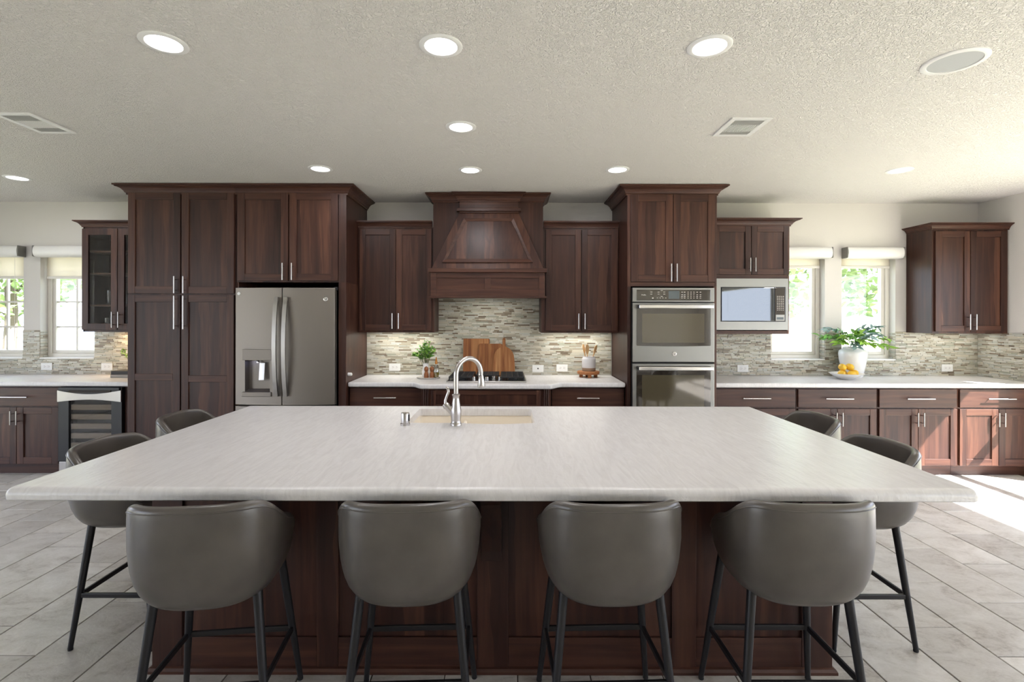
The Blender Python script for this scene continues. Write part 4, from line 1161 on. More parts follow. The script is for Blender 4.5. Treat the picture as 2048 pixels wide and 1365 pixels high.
ceiling_light('round recessed light just in front of the range hood', -0.314, 4.180)
ceiling_light('round recessed light in front of the oven cabinet', 0.913, 4.160)
ceiling_light('round recessed light out by the grid windows and glass-door cabinet', -4.355, 4.440)
ceiling_light('round recessed light out by the windows above the vase', 3.262, 4.165)
P = thing('ceiling_speaker', 'round white in-ceiling speaker with a pale grey grille', 'speaker', (2.146, 2.403, CEIL - 0.008))
MB().lathe([(0.130, CEIL), (0.130, CEIL - 0.004), (0.124, CEIL - 0.008), (0.106, CEIL - 0.008), (0.104, CEIL - 0.004)], (2.146, 2.403, 0), 48, cap=False).build('rim', 'trim', P, smooth=True)
MB().lathe([(0.105, CEIL - 0.0045), (0.105, CEIL - 0.001)], (2.146, 2.403, 0), 48).build('grille', 'grille', P)
def vent(label, x0, x1, y0, y1):
    P = thing('ceiling_vent', label, 'vent', ((x0 + x1) / 2, (y0 + y1) / 2, CEIL - 0.008), 'white ceiling air vents')
    f = MB(); w = 0.032; z0_, z1_ = CEIL - 0.008, CEIL
    f.box(x0, x0 + w, y0, y1, z0_, z1_).box(x1 - w, x1, y0, y1, z0_, z1_).box(x0 + w, x1 - w, y0, y0 + w, z0_, z1_).box(x0 + w, x1 - w, y1 - w, y1, z0_, z1_)
    f.build('frame', 'trim', P, bevel=0.002)
    MB().box(x0 + w, x1 - w, y0 + w, y1 - w, CEIL - 0.002, CEIL - 0.0005).build('backing', 'grout', P)
    a, b_ = y0 + w, y1 - w
    q = a
    while q < b_ - 0.006:
        mid_ = 0.3 < (q - a) / (b_ - a) < 0.75
        if not mid_:
            MB().hexa([(x0 + w, q, CEIL - 0.009), (x1 - w, q, CEIL - 0.009), (x1 - w, q + 0.002, CEIL - 0.009), (x0 + w, q + 0.002, CEIL - 0.009), (x0 + w, q + 0.007, CEIL - 0.001), (x1 - w, q + 0.007, CEIL - 0.001), (x1 - w, q + 0.009, CEIL - 0.001), (x0 + w, q + 0.009, CEIL - 0.001)]).build('slat', 'trim', P)
        q += 0.013
    xq = x0 + w + 0.004
    ya, yb_ = a + (b_ - a) * 0.32, a + (b_ - a) * 0.76
    while xq < x1 - w - 0.006:
        MB().box(xq, xq + 0.005, ya, yb_, CEIL - 0.008, CEIL - 0.001).build('slat', 'trim', P)
        xq += 0.0125
vent('white ceiling air vent out towards the grid windows', -3.128, -2.890, 3.02, 3.352)
vent('white ceiling air vent above the oven end of the island', 1.381, 1.632, 3.075, 3.380)

# ================================================================ outlets
def outlet(label, x, z, blank=False):
    P = thing('wall_outlet', label, 'outlet', (x, GB - 0.006, z), 'white wall outlets in the splashback')
    y = GB - 0.0075
    MB().box(x - 0.060, x + 0.060, y - 0.005, y, z - 0.038, z + 0.038).build('plate', 'cork', P, bevel=0.002)
    if blank:
        MB().lathe([(0.008, 0), (0.008, -0.003)], (x, y - 0.005, z), 12, axis='Y').build('jack', 'black', P)
    else:
        MB().box(x - 0.034, x + 0.034, y - 0.0065, y - 0.005, z - 0.017, z + 0.017).build('socket', 'white', P, bevel=0.0008)
        s_ = MB()
        for q in (-0.02, 0.02):
            for dz in (-0.006, 0.006): s_.box(x + q - 0.005, x + q + 0.005, y - 0.0069, y - 0.0064, z + dz - 0.0012, z + dz + 0.0012)
            s_.box(x + q + 0.009, x + q + 0.013, y - 0.0069, y - 0.0064, z - 0.002, z + 0.002)
        s_.build('slots', 'grout', P)
outlet('white outlet under the grid window', -4.926, 0.975)
outlet('white outlet behind the stacked books', -4.282, 0.975)
outlet('white outlet under the wall cabinet beside the fridge', -1.205, 0.975)
outlet('cream cover plate with a single jack beside the cutting boards', 0.327, 0.963, True)
outlet('white outlet between the jack plate and the utensil crock', 0.584, 0.970)
outlet('white outlet below the microwave cabinet', 2.517, 0.968)
outlet('white outlet under the corner wall cabinet', 4.702, 0.977)
P = thing('night_plug', 'small white plug on the fridge side panel', 'plug', (-1.502, 4.71, 0.965))
MB().lathe([(0.016, 0), (0.016, 0.03), (0.011, 0.038)], (-1.5045, 4.72, 0.968), 16, axis='X').build('plug_body', 'cork', P, smooth=True)

# ================================================================ bar stools
def build_stool():
    root = thing('bar_stool', 'x', 'stool', (0, 0, 0), 'grey leather bar stools around the island')
    a, bb, nexp = 0.250, 0.236, 2.7
    def plan(phi, s=1.0):
        c, sn = math.cos(phi), math.sin(phi)
        x = a * math.copysign(abs(sn) ** (2 / nexp), sn); y = -bb * math.copysign(abs(c) ** (2 / nexp), c)
        return x * s, y * s
    sz = [(0.516, 0.50), (0.526, 0.66), (0.546, 0.78), (0.58, 0.875), (0.62, 0.935), (0.67, 0.975), (0.74, 1.0), (0.83, 1.0), (0.92, 0.985)]
    def scale(z):
        if z <= sz[0][0]: return sz[0][1]
        for (z0, s0), (z1, s1) in zip(sz, sz[1:]):
            if z <= z1: return s0 + (s1 - s0) * (z - z0) / (z1 - z0)
        return sz[-1][1]
    def rim(phi):
        d = math.degrees(abs(phi)); T = [(-40, .891), (0, .895), (40, .891), (55, .883), (67, .860), (76, .832), (90, .785), (110, .715), (132, .660), (150, .64)]
        for k in range(1, len(T) - 2):
            if d <= T[k + 1][0]:
                p0, p1, p2, p3 = T[k - 1], T[k], T[k + 1], T[k + 2]
                u = (d - p1[0]) / (p2[0] - p1[0]); w = p2[0] - p1[0]
                m1 = (p2[1] - p0[1]) / (p2[0] - p0[0]) * w; m2 = (p3[1] - p1[1]) / (p3[0] - p1[0]) * w
                return (2 * u ** 3 - 3 * u * u + 1) * p1[1] + (u ** 3 - 2 * u * u + u) * m1 + (3 * u * u - 2 * u ** 3) * p2[1] + (u ** 3 - u * u) * m2
        return T[-2][1]
    A = math.radians(132); NP = 60; th = 0.036
    m = MB(); nprof = None
    for i in range(NP + 1):
        phi = -A + 2 * A * i / NP
        h = rim(phi); prof = []
        endf = min(1.0, (A - abs(phi)) / math.radians(9))
        t_ = th * max(0.25, math.sqrt(max(0, 1 - (1 - endf) ** 2)))
        for k in range(19):
            z = 0.516 + (h - 0.016 - 0.516) * (k / 18) ** 1.5; prof.append((scale(z), 0.0, z))
        for k in range(1, 8):
            an = PI * k / 8
            prof.append((scale(h), t_ / 2 * (1 - math.cos(an)), h - 0.016 + 0.016 * math.sin(an)))
        for k in range(7):
            z = h - 0.016 - (h - 0.016 - 0.61) * k / 6; prof.append((scale(max(z, 0.66)), t_, z))
        for s_, inn, z in prof:
            x, y = plan(phi, s_); r = math.hypot(x, y); f = (r - inn) / r
            m.v.append((x * f, y * f, z))
        nprof = len(prof)
    for i in range(NP):
        for k in range(nprof - 1):
            p0 = i * nprof + k; m.f.append((p0, p0 + 1, p0 + nprof + 1, p0 + nprof))
    m.f.append(tuple(range(nprof))); m.f.append(tuple(NP * nprof + k for k in reversed(range(nprof))))
    back = m.build('backrest', 'leather', root, smooth=True)
    # seam welt below the rim
    pts = []
    for i in range(4, NP - 3):
        phi = -A + 2 * A * i / NP; h = rim(phi) - 0.020; x, y = plan(phi, scale(h) * 1.002); pts.append((x, y, h))
    MB().tube(pts, 0.0022, 6).build('seam', 'leather', back, smooth=True)
    # seat pad
    m = MB(); K = 48
    prof = [(0.46, 0.519), (0.60, 0.531), (0.70, 0.560), (0.80, 0.605), (0.83, 0.635), (0.81, 0.655), (0.72, 0.664), (0.4, 0.668), (0.05, 0.669)]
    for s_, z in prof:
        for k in range(K):
            x, y = plan(2 * PI * k / K, s_); m.v.append((x, y * (1.06 if y > 0 else 1.0), z))
    for j in range(len(prof) - 1):
        for k in range(K): m.f.append((j * K + k, j * K + (k + 1) % K, (j + 1) * K + (k + 1) % K, (j + 1) * K + k))
    m.f.append(tuple(reversed(range(K)))); m.f.append(tuple((len(prof) - 1) * K + k for k in range(K)))
    m.build('seat', 'leather', root, smooth=True)
    tops = {}
    legs = {(-1, -1): ((-0.165, -0.080), (-0.222, -0.135)), (1, -1): ((0.165, -0.080), (0.222, -0.135)), (-1, 1): ((-0.165, 0.160), (-0.222, 0.235)), (1, 1): ((0.165, 0.160), (0.222, 0.235))}
    at = {}
    for k_, (t, f) in legs.items():
        MB().tube([(t[0], t[1], 0.575), (t[0] + (f[0] - t[0]) * 0.5, t[1] + (f[1] - t[1]) * 0.5, 0.29), (f[0], f[1], 0.010)], [0.0165, 0.0145, 0.0105], 14).build('leg', 'metal_leg', root, smooth=True)
        MB().lathe([(0.010, 0), (0.011, 0.004), (0.0105, 0.014)], (f[0], f[1], 0), 12).build('foot_glide', 'rubber', root, smooth=True)
        u = (0.575 - 0.235) / 0.565; at[k_] = (t[0] + (f[0] - t[0]) * u, t[1] + (f[1] - t[1]) * u)
    MB().box(-0.15, 0.15, -0.085, 0.155, 0.530, 0.546).build('seat_plate', 'metal_leg', root, bevel=0.004)
    for p, q in (((-1, -1), (1, -1)), ((-1, 1), (1, 1)), ((-1, -1), (-1, 1)), ((1, -1), (1, 1))):
        A_, B_ = Vector((*at[p], 0.235)), Vector((*at[q], 0.235)); d = (B_ - A_).normalized(); w = Vector((-d.y, d.x, 0)) * 0.0065; up = Vector((0, 0, 0.011))
        A_ = A_ + d * 0.008; B_ = B_ - d * 0.008
        MB().hexa([A_ - w - up, B_ - w - up, B_ + w - up, A_ + w - up, A_ - w + up, B_ - w + up, B_ + w + up, A_ + w + up]).build('foot_rail', 'metal_leg', root, bevel=0.003)
    return root
stool = build_stool()
spots = [(-1.050, 1.815, 6.5, 'grey leather bar stool on the near side of the island, closest to the fridge end'),
         (-0.347, 1.838, 2.5, 'grey leather bar stool on the near side of the island, second from the fridge end'),
         (0.364, 1.840, 2, 'grey leather bar stool on the near side of the island, second from the window end'),
         (1.030, 1.845, 0, 'grey leather bar stool on the near side of the island, closest to the window end'),
         (-1.832, 2.475, -90, 'grey leather bar stool at the fridge end of the island, nearer the viewer'),
         (-1.915, 3.175, -88, 'grey leather bar stool at the fridge end of the island, nearer the fridge'),
         (1.708, 2.475, 90, 'grey leather bar stool at the window end of the island, nearer the viewer'),
         (1.790, 3.150, 90, 'grey leather bar stool at the window end of the island, nearer the wall cabinets')]
for i, (x, y, a, lab) in enumerate(spots):
    o = stool if i == 0 else copy_tree(stool)
    o.location = (x, y, 0.0005); o.rotation_euler = (0, 0, math.radians(a)); o['label'] = lab

# ================================================================ things on the worktops
# cutting boards leaning on the splashback
def board(label, poly, lean, y0, t=0.018, hole=None, mat='acacia'):
    cx = sum(p[0] for p in poly) / len(poly)
    o = MB().prism_y([(x - cx, z) for x, z in poly], 0, t).build('cutting_board', mat, bevel=0.003)
    if hole:
        MB().lathe([(hole[2], -0.0008), (hole[2], 0.0)], (hole[0] - cx, 0, hole[1]), 14, axis='Y').build('hanging_hole', 'dark', o)
    o.location = (cx, y0, TOP + 0.001); o.rotation_euler = (-lean, 0, 0)
    return tag(o, label, 'cutting board', 'wooden cutting boards behind the cooktop')
def rrect(x0, x1, z0, z1, r, n=5):
    p = []
    for cx, cz, a0 in ((x1 - r, z0 + r, -PI / 2), (x1 - r, z1 - r, 0), (x0 + r, z1 - r, PI / 2), (x0 + r, z0 + r, PI)):
        for k in range(n + 1): a = a0 + PI / 2 * k / n; p.append((cx + r * math.cos(a), cz + r * math.sin(a)))
    return p
board('tall rectangular striped acacia cutting board, hindmost of the three', rrect(-0.470, -0.190, 0, 0.390, 0.012), 0.11, 5.286)
board('medium rectangular acacia cutting board in the middle of the three', rrect(-0.303, -0.055, 0, 0.338, 0.02), 0.11, 5.262)
hw = [(0.0, 0.116), (0.06, 0.117), (0.165, 0.111), (0.215, 0.104), (0.250, 0.092), (0.275, 0.074), (0.292, 0.052), (0.304, 0.030), (0.316, 0.019), (0.335, 0.0165), (0.385, 0.0165), (0.397, 0.011), (0.401, 0.004)]
pp = [(-0.037 + w_, z_) for z_, w_ in hw] + [(-0.037 - w_, z_) for z_, w_ in reversed(hw)]
board('paddle-shaped acacia cutting board with a handle, foremost of the three', pp, 0.11, 5.238, hole=(-0.037, 0.388, 0.005))

# round tray with plant, mills and oil
tx, ty = -0.800, 5.06
o = MB().lathe([(0.10, 0.001), (0.116, 0.004), (0.118, 0.010), (0.114, 0.012), (0.110, 0.009)], (0, 0, 0), 40).build('serving_tray', 'tray', smooth=True, origin=None)
o.location = (tx, ty, TOP); tag(o, 'round pale stone tray holding the mills and oil bottle', 'tray')
TZ = TOP + 0.0095
def lathe_thing(name, label, cat, mat, prof, loc, group=None, seg=28):
    P = thing(name, label, cat, loc, group)
    return P, MB().lathe(prof, loc, seg).build('body', mat, P, smooth=True)
P = thing('pepper_mill', 'turned wooden mill at the front of the white herb vase', 'mill', (-0.812, 5.005, TZ), 'turned wooden mills on the stone tray')
MB().lathe([(0.024, 0), (0.024, 0.006), (0.022, 0.009), (0.0245, 0.018), (0.023, 0.036), (0.0165, 0.056), (0.0155, 0.060), (0.0175, 0.066)], (-0.812, 5.005, TZ), 24).build('base', 'mill', P, smooth=True)
MB().lathe([(0.0155, 0.066), (0.021, 0.072), (0.0225, 0.088), (0.019, 0.102), (0.008, 0.110), (0.006, 0.113), (0.0, 0.114)], (-0.812, 5.005, TZ), 24, cap=False).build('head', 'mill', P, smooth=True)
Q = copy_tree(P); Q.location = (-0.757, 5.015, TZ); Q['label'] = 'turned wooden mill between its twin and the oil bottle'
P = thing('oil_bottle', 'glass oil bottle with an amber pourer on the stone tray', 'bottle', (-0.716, 5.030, TZ))
MB().lathe([(0.026, 0), (0.0275, 0.004), (0.0275, 0.085), (0.020, 0.105), (0.010, 0.125), (0.010, 0.140)], (-0.716, 5.030, TZ), 24).build('bottle_glass', 'tumbler', P, smooth=True)
MB().lathe([(0.0255, 0.003), (0.0255, 0.052)], (-0.716, 5.030, TZ), 24).build('oil', 'oil', P, smooth=True)
MB().lathe([(0.012, 0.134), (0.0145, 0.150), (0.010, 0.168), (0.006, 0.190), (0.004, 0.205)], (-0.716, 5.030, TZ), 20).build('pourer', 'amber', P, smooth=True)

def leaf_mesh(mb, base, d, ln, wd, up):
    d = d.normalized(); side = d.cross(up)
    if side.length < 1e-3: side = Vector((1, 0, 0))
    side.normalize(); nn = side.cross(d).normalized()
    b = len(mb.v)
    for t, w, lift in ((0, 0.08, 0), (0.35, 1.0, 0.06), (0.7, 0.72, 0.05), (1.0, 0.03, -0.04)):
        p = base + d * (ln * t) + nn * (lift * ln)
        mb.v += [tuple(p - side * wd / 2 * w + nn * 0.10 * wd * w), tuple(p), tuple(p + side * wd / 2 * w + nn * 0.10 * wd * w)]
    for j in range(3):
        q = b + j * 3
        mb.f += [(q, q + 1, q + 4, q + 3), (q + 1, q + 2, q + 5, q + 4)]

rng = random.Random(3)
P = thing('herb_plant', 'bushy green herb sprigs in a small white vase', 'plant', (-0.830, 5.085, TZ))
MB().lathe([(0.030, 0), (0.036, 0.01), (0.037, 0.05), (0.030, 0.095), (0.0275, 0.125), (0.030, 0.138), (0.026, 0.138), (0.024, 0.12)], (-0.830, 5.085, TZ), 24).build('vase', 'ceramic', P, smooth=True)
base = Vector((-0.830, 5.085, TZ + 0.12)); st = MB(); l1, l2 = MB(), MB()
for i in range(34):
    a = rng.uniform(0, 2 * PI); rr = math.sqrt(rng.random()); tip = base + Vector((rr * math.cos(a) * 0.115 + 0.0, rr * math.sin(a) * 0.085, 0.235 - 0.12 * rr * rr + rng.uniform(-0.03, 0.02)))
    if i < 5: tip = base + Vector((-0.13 - 0.02 * rng.random(), rng.uniform(-0.05, 0.05), 0.09 + 0.04 * rng.random()))
    mid_ = base.lerp(tip, 0.5) + Vector((0, 0, 0.03))
    st.tube([base + Vector((rng.uniform(-.012, .012), rng.uniform(-.012, .012), -0.06)), mid_, tip], 0.0012, 5)
    for j in range(24):
        u = 0.35 + 0.65 * j / 23
        p = base.lerp(mid_, u * 2) if u < 0.5 else mid_.lerp(tip, u * 2 - 1)
        d = Vector((rng.gauss(0, 1), rng.gauss(0, 1), rng.uniform(0.0, 1.0)))
        leaf_mesh(l1 if rng.random() < 0.55 else l2, p, d, rng.uniform(0.019, 0.030), rng.uniform(0.013, 0.020), Vector((rng.gauss(0, .4), rng.gauss(0, .4), 1)))
st.build('stems', 'twig', P, recalc=False); l1.build('leaves', 'leaf', P, recalc=False, smooth=True, kind='stuff'); l2.build('pale_leaves', 'leaf2', P, recalc=False, smooth=True, kind='stuff')

# utensil crock on a wooden riser
ux, uyy = 0.835, 5.16
P = thing('wooden_riser', 'small round wooden riser stand under the utensil crock', 'stand', (ux, uyy, TOP))
MB().lathe([(0.108, 0.034), (0.114, 0.038), (0.114, 0.060), (0.108, 0.064)], (ux, uyy, TOP), 40).build('top', 'acacia_h', P, smooth=True)
for k in range(4):
    a = -PI / 2 + k * PI / 2 + 0.0
    x, y = ux + 0.075 * math.cos(a), uyy + 0.075 * math.sin(a)
    MB().box(x - 0.017, x + 0.017, y - 0.017, y + 0.017, TOP, TOP + 0.036).build('foot', 'acacia_h', P, bevel=0.003)
RZ = TOP + 0.064
P = thing('utensil_crock', 'grey-white stoneware crock with a bare clay foot', 'crock', (ux + 0.005, uyy, RZ))
MB().lathe([(0.066, 0.030), (0.069, 0.036), (0.070, 0.12), (0.066, 0.135), (0.058, 0.142), (0.060, 0.152), (0.056, 0.152), (0.054, 0.140), (0.060, 0.12), (0.060, 0.040)], (ux + 0.005, uyy, RZ), 36, cap=False).build('jar', 'stoneware', P, smooth=True)
MB().lathe([(0.066, 0.0), (0.068, 0.003), (0.0685, 0.034), (0.062, 0.036)], (ux + 0.005, uyy, RZ), 36).build('clay_base', 'clay', P, smooth=True)
def spoon(name, label, bx, by, tx_, tz, w, ln, turn):
    P = thing(name, label, 'spoon', (bx, by, RZ + 0.042), 'pale wooden spoons in the crock')
    a = Vector((bx, by, RZ + 0.042)); t = Vector((tx_, by + 0.01, tz)); d = (t - a).normalized()
    nk_ = t - d * ln
    MB().tube([a, a.lerp(nk_, 0.6), nk_ + d * 0.01], [0.005, 0.005, 0.006], 8).build('shaft', 'beech', P, smooth=True)
    m = MB(); K = 14; side = Vector((math.cos(turn), math.sin(turn), 0)); side = (side - d * side.dot(d)).normalized(); nn = d.cross(side)
    for s_ in (-1, 1):
        for k in range(K):
            an = 2 * PI * k / K; ww = w / 2 * math.sin(an); u = 0.5 - 0.5 * math.cos(an)
            p = nk_ + d * (ln * u) + side * ww * (0.65 + 0.35 * u) + nn * (0.004 * s_); m.v.append(tuple(p))
    m.f = [tuple(reversed(range(K))), tuple(range(K, 2 * K))] + [(k, (k + 1) % K, K + (k + 1) % K, K + k) for k in range(K)]
    m.build('bowl', 'beech', P, bevel=0.002)
spoon('wooden_spoon', 'wooden spoon leaning outward alone, towards the ovens', ux + 0.015, uyy, ux + 0.088, RZ + 0.268, 0.036, 0.10, 0.2)
spoon('wooden_spoon', 'broad pale wooden spoon standing upright in the crock', ux - 0.012, uyy - 0.012, ux - 0.012, RZ + 0.276, 0.046, 0.11, 0.0)
spoon('wooden_spoon', 'darker wooden spoon half hidden behind the broad upright spoon', ux - 0.015, uyy + 0.015, ux - 0.050, RZ + 0.276, 0.034, 0.105, 0.4)

# lemons in a shallow dish, vase with branches
vx, vyy = 3.602, 5.215
dx_, dy2 = 3.405, 5.02
o = MB().lathe([(0.055, 0.0), (0.060, 0.004), (0.095, 0.022), (0.150, 0.058), (0.153, 0.062), (0.148, 0.061), (0.092, 0.028), (0.050, 0.012), (0.0, 0.011)], (0, 0, 0), 48, cap=False).build('fruit_dish', 'ceramic', smooth=True)
o.location = (dx_, dy2, TOP); tag(o, 'shallow white ceramic dish holding the lemons', 'dish')
lem = MB(); K, J = 18, 12
for j in range(J + 1):
    u = -1 + 2 * j / J; r = 0.034 * math.sqrt(max(0, 1 - abs(u) ** 2.2)); zz = 0.044 * u + (0.006 * math.copysign(1, u) if abs(u) > 0.9 else 0)
    r = max(r, 0.003 if abs(u) > .98 else r)
    for k in range(K): lem.v.append((zz, r * math.cos(2 * PI * k / K), r * math.sin(2 * PI * k / K)))
for j in range(J):
    for k in range(K): lem.f.append((j * K + k, j * K + (k + 1) % K, (j + 1) * K + (k + 1) % K, (j + 1) * K + k))
lem.f += [tuple(range(K)), tuple(J * K + k for k in reversed(range(K)))]
lemon0 = lem.build('lemon', 'lemon', smooth=True)
lsp = [(-0.062, -0.020, 0.056, 1.35, 'lemon low in the dish at the end away from the vase'), (0.018, -0.052, 0.056, 0.1, 'lemon lying low at the front of the dish'), (0.080, 0.004, 0.062, 1.6, 'lemon low in the dish on the side by the vase'),
       (-0.034, 0.012, 0.119, 1.4, 'lemon on top of the pile, further from the vase'), (0.038, 0.010, 0.121, 1.7, 'lemon on top of the pile, next to the vase'), (0.0, 0.060, 0.055, 0.2, 'lemon at the back of the dish under the top two')]
for i, (x, y, z, a, lab) in enumerate(lsp):
    o = lemon0 if i == 0 else lemon0.copy()
    if i: COL.objects.link(o)
    o.location = (dx_ + x, dy2 + y, TOP + z); o.rotation_euler = (0.3 * math.sin(i * 2), 0.3 * math.cos(i), a)
    tag(o, lab, 'lemon', 'lemons in the white dish')
P = thing('branch_vase', 'tall white ceramic vase with leafy green branches by the window', 'vase', (vx, vyy, TOP))
MB().lathe([(0.082, 0.0), (0.088, 0.006), (0.108, 0.10), (0.126, 0.20), (0.130, 0.245), (0.122, 0.275), (0.098, 0.292), (0.092, 0.300), (0.097, 0.312), (0.090, 0.312), (0.086, 0.298), (0.1, 0.27)], (vx, vyy, TOP), 44, cap=False).build('vase_body', 'ceramic', P, smooth=True)
rng = random.Random(11)
mouth = Vector((vx, vyy, TOP + 0.30))
tips = [(-0.36, -0.03, 0.13), (-0.29, 0.02, 0.20), (-0.17, -0.09, 0.12), (-0.13, 0.04, 0.19), (0.02, -0.07, 0.15), (0.13, 0.00, 0.21), (0.23, -0.04, 0.22), (0.25, 0.03, 0.17), (0.37, -0.04, 0.00), (0.16, -0.11, 0.03), (-0.05, -0.13, 0.02), (0.07, 0.06, 0.18), (0.31, -0.08, 0.10), (-0.22, -0.10, 0.06), (-0.08, -0.12, 0.13), (0.10, -0.14, 0.12), (0.20, -0.13, 0.14), (-0.25, 0.05, 0.12), (0.0, -0.15, 0.07)]
for i, t in enumerate(tips):
    tip = mouth + Vector(t); mid_ = mouth + Vector((t[0] * 0.5, t[1] * 0.5, max(0.09, t[2] * 0.9 + 0.04)))
    pts = [mouth + Vector((t[0] * 0.05, t[1] * 0.1, -0.15)), mouth + Vector((t[0] * 0.12, t[1] * 0.12, 0.01))]
    for k in range(1, 9):
        u = k / 8; pts.append((1 - u) ** 2 * pts[1] + 2 * u * (1 - u) * mid_ + u * u * tip)
    s_ = MB().tube(pts, 0.0018, 5).build('branch', 'twig', P, recalc=False)
    lf = MB(); nl = 20 if abs(t[0]) > 0.2 else 15
    for j in range(nl):
        u = 0.22 + 0.78 * j / (nl - 1); q = 1 + u * 8; k = min(int(q), 8); p = pts[k].lerp(pts[min(k + 1, 9)], q - k)
        tan = (pts[min(k + 1, 9)] - pts[k - 1]).normalized(); sd = tan.cross(Vector((0, 0, 1))).normalized() * (1 if j % 2 else -1)
        d = tan * 0.7 + sd * rng.uniform(0.4, 1.0) + Vector((0, 0, rng.uniform(-0.75, 0.35)))
        leaf_mesh(lf, p, d, rng.uniform(0.060, 0.092), rng.uniform(0.026, 0.040), Vector((rng.gauss(0, .5), -0.5 + rng.gauss(0, .4), 1)))
    lf.build('leaves', ('leaf', 'leaf2', 'leaf3')[(0, 2, 1, 0, 1, 2, 2, 0, 1, 1, 2, 0, 1, 1, 0, 2, 2, 0, 1)[i]], s_, recalc=False, smooth=True)

# books and a sprig beside the pantry
def book(label, x0, x1, y0, y1, z0, z1, mat):
    P = thing('book', label, 'book', ((x0 + x1) / 2, (y0 + y1) / 2, z0), 'books lying beside the pantry')
    b = MB(); b.box(x0, x1, y0, y1, z0, z0 + 0.003).box(x0, x1, y0, y1, z1 - 0.003, z1).box(x0, x1, y0, y0 + 0.003, z0, z1)
    b.build('cover', mat, P, bevel=0.001)
    MB().box(x0 + 0.004, x1 - 0.004, y0 + 0.003, y1 - 0.004, z0 + 0.003, z1 - 0.003).build('pages', 'paper', P)
book('greige cloth book lying under the charcoal one beside the pantry', -3.995, -3.72, 5.03, 5.22, TOP + 0.0005, TOP + 0.032, 'book_grey')
book('charcoal book lying on top of the greige one beside the pantry', -3.992, -3.73, 5.035, 5.215, TOP + 0.033, TOP + 0.066, 'book_dark')
P = thing('potted_sprig', 'green sprig reaching out from behind the pantry edge', 'plant', (-3.80, 5.12, TOP + 0.0665))
MB().lathe([(0.035, 0), (0.042, 0.01), (0.048, 0.07), (0.044, 0.075), (0.04, 0.07)], (-3.80, 5.12, TOP + 0.0665), 24).build('pot', 'ceramic', P, smooth=True)
base = Vector((-3.80, 5.12, TOP + 0.13)); st, lf = MB(), MB(); rng = random.Random(5)
for i in range(12):
    a = rng.uniform(0, 2 * PI); t = base + Vector((0.12 * math.cos(a) - 0.03, 0.09 * math.sin(a), 0.06 + 0.07 * rng.random()))
    st.tube([base + Vector((0, 0, -0.05)), base.lerp(t, 0.5) + Vector((0, 0, 0.03)), t], 0.0013, 5)
    for j in range(10):
        p = base.lerp(t, 0.3 + 0.07 * j) + Vector((0, 0, 0.02))
        leaf_mesh(lf, p, (t - base) + Vector((rng.gauss(0, .1), rng.gauss(0, .1), rng.gauss(0, .06))), 0.034, 0.010, Vector((0, -0.3, 1)))
st.build('stems', 'twig', P, recalc=False); lf.build('leaves', 'leaf2', P, recalc=False, smooth=True, kind='stuff')

# glassware behind the glass doors
def tumbler(label, x, y, z, r, h, stem=False):
    if stem: prof = [(0.032, 0), (0.030, 0.003), (0.005, 0.008), (0.004, 0.08), (0.02, 0.10), (r, 0.14), (r * 0.9, h)]
    else: prof = [(r * 0.86, 0.0), (r * 0.9, 0.004), (r, h), (r - 0.003, h), (r * 0.9 - 0.003, 0.008)]
    o = MB().lathe(prof, (0, 0, 0), 20, cap=not stem).build('stemmed_glass' if stem else 'drinking_glass', 'tumbler', smooth=True)
    o.location = (x, y, z)
    tag(o, label, 'glass', 'glassware behind the cabinet glass doors')
for i, x in enumerate((-4.13, -4.06, -3.99)):
    tumbler(('clear tumbler on the glass-door cabinet floor, by its outer side', 'clear tumbler on the glass-door cabinet floor, between two others', 'clear tumbler on the glass-door cabinet floor, behind the bar handle')[i], x, 5.16, 1.3785, 0.031, 0.12)
tumbler('clear stemmed glass on the lowest shelf of the glass-door cabinet', -4.055, 5.17, 1.6325, 0.036, 0.20, True)
tumbler('wide clear jar on the lowest shelf behind the glass door', -4.13, 5.20, 1.6325, 0.045, 0.15)
tumbler('wide clear jar on the lowest shelf beside the door stile', -3.985, 5.20, 1.6325, 0.045, 0.15)
tumbler('small clear glass on the middle shelf behind the glass door', -4.07, 5.17, 1.9555, 0.026, 0.11)
tumbler('small clear glass on the middle shelf beside the door stile', -4.01, 5.19, 1.9555, 0.026, 0.10)

# ================================================================ garden outside
struct(MB().box(-26, 26, BACK_Y + 0.2, 40, -0.35, -0.25).box(RIGHT_X + 0.2, 26, -20, BACK_Y + 0.2, -0.35, -0.25).box(-26, RIGHT_X + 0.2, -20, REAR_Y - 0.2, -0.35, -0.25).box(-26, LEFT_X - 0.2, REAR_Y - 0.2, BACK_Y + 0.2, -0.35, -0.25).build('ground', 'lawn'), 'pale garden ground outside the windows')
P = thing('garden_fence', 'pale upright board fence seen through the windows over the worktop', 'fence', (6.2, 9.5, -0.25))
bme = MB().box(-0.068, 0.068, -0.01, 0.01, 0, 1.72).build('board', 'fence', P)
bme.location = (3.2 - 6.2, 0, 0); bme.data.transform(Matrix.Translation(ORG[P.name]))
for k in range(1, 46):
    o = bme.copy(); COL.objects.link(o); o.location = (3.2 + k * 0.143 - 6.2, random.uniform(-0.004, 0.004), random.uniform(-0.006, 0.006))
MB().box(3.1, 9.8, 9.515, 9.56, 0.0, 0.09).box(3.1, 9.8, 9.515, 9.56, 1.1, 1.19).build('fence_rail', 'fence', P)
P = thing('garden_wall', 'low pale stone garden wall seen through the grid windows', 'wall', (-9.0, 9.2, -0.25))
rng = random.Random(9); z = -0.25
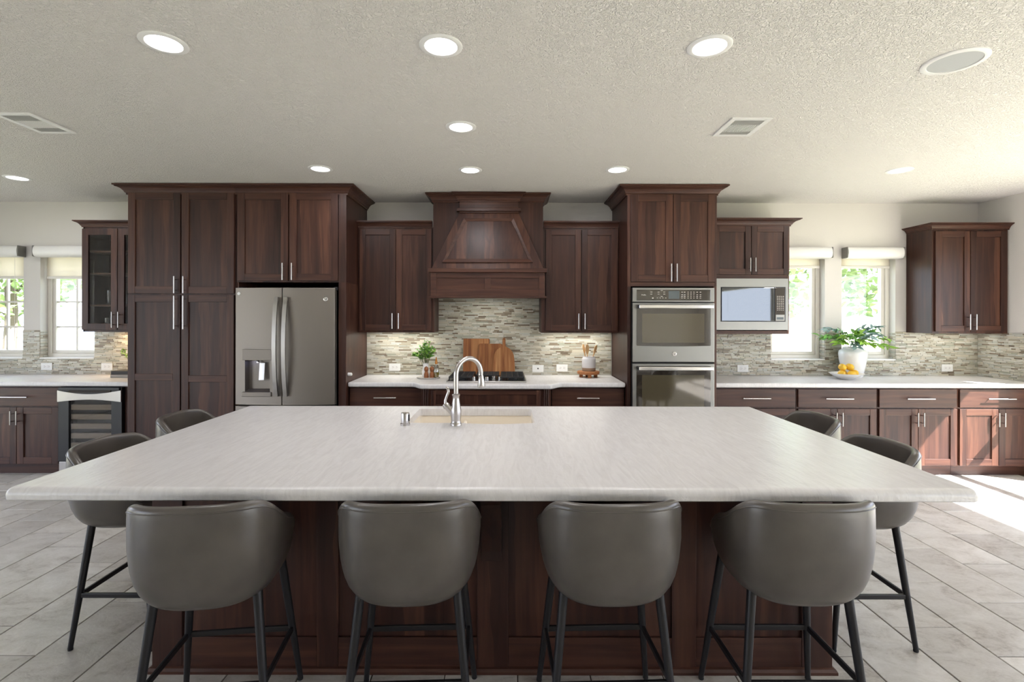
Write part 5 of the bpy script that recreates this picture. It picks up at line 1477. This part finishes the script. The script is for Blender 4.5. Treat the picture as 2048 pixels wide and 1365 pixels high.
for r_ in range(5):
    x = -12.5 + rng.uniform(0, 0.3); h = rng.uniform(0.2, 0.27)
    while x < -5.5:
        w_ = rng.uniform(0.4, 0.9); j = rng.uniform(-0.04, 0.04)
        MB().box(x, x + w_ - 0.02, 9.1 + j, 9.5, z, z + h - 0.02).build('stone', 'limestone', P, bevel=0.02)
        x += w_
    z += h
def tree(label, x, y, h, rad, seed):
    rng = random.Random(seed)
    P = thing('garden_tree', label, 'tree', (x, y, -0.25), 'garden trees outside the windows')
    t = MB(); t.tube([(x, y, -0.25), (x + 0.1, y, h * 0.35), (x - 0.05, y, h * 0.7), (x, y, h * 0.95)], [0.14, 0.11, 0.07, 0.02], 8)
    for k in range(6):
        a = rng.uniform(0, 2 * PI); z0_ = h * rng.uniform(0.3, 0.7)
        t.tube([(x, y, z0_), (x + rad * 0.7 * math.cos(a), y + rad * 0.7 * math.sin(a), z0_ + h * 0.22)], [0.05, 0.015], 6)
    t.build('trunk', 'bark', P, smooth=True, recalc=False)
    lf = MB()
    for k in range(2600):
        v = Vector((rng.gauss(0, 1), rng.gauss(0, 1), rng.gauss(0, 1))).normalized() * rad * rng.random() ** 0.4
        n_ = mnoise.noise(v * 1.6 + Vector((seed, 0, 0)))
        if n_ < -0.12: continue
        p = Vector((x, y, h * 0.68)) + Vector((v.x, v.y, v.z * 0.42 * h / rad))
        leaf_mesh(lf, p, Vector((rng.gauss(0, 1), rng.gauss(0, 1), rng.gauss(0, .6))), 0.26, 0.15, Vector((rng.gauss(0, .5), rng.gauss(0, .5), 1)))
    lf.build('crown', 'treeleaf', P, recalc=False, kind='stuff')
tree('leafy tree beyond the fence, behind the window by the microwave', 6.0, 11.9, 4.8, 1.55, 1)
tree('leafy tree beyond the fence, behind the vase window', 9.3, 11.9, 4.8, 1.6, 2)
tree('leafy tree behind the stone wall, outside the cut-off grid window', -11.6, 11.6, 4.8, 1.55, 3)
tree('leafy tree behind the stone wall, outside the grid window by the cabinet', -8.3, 11.6, 4.8, 1.6, 4)
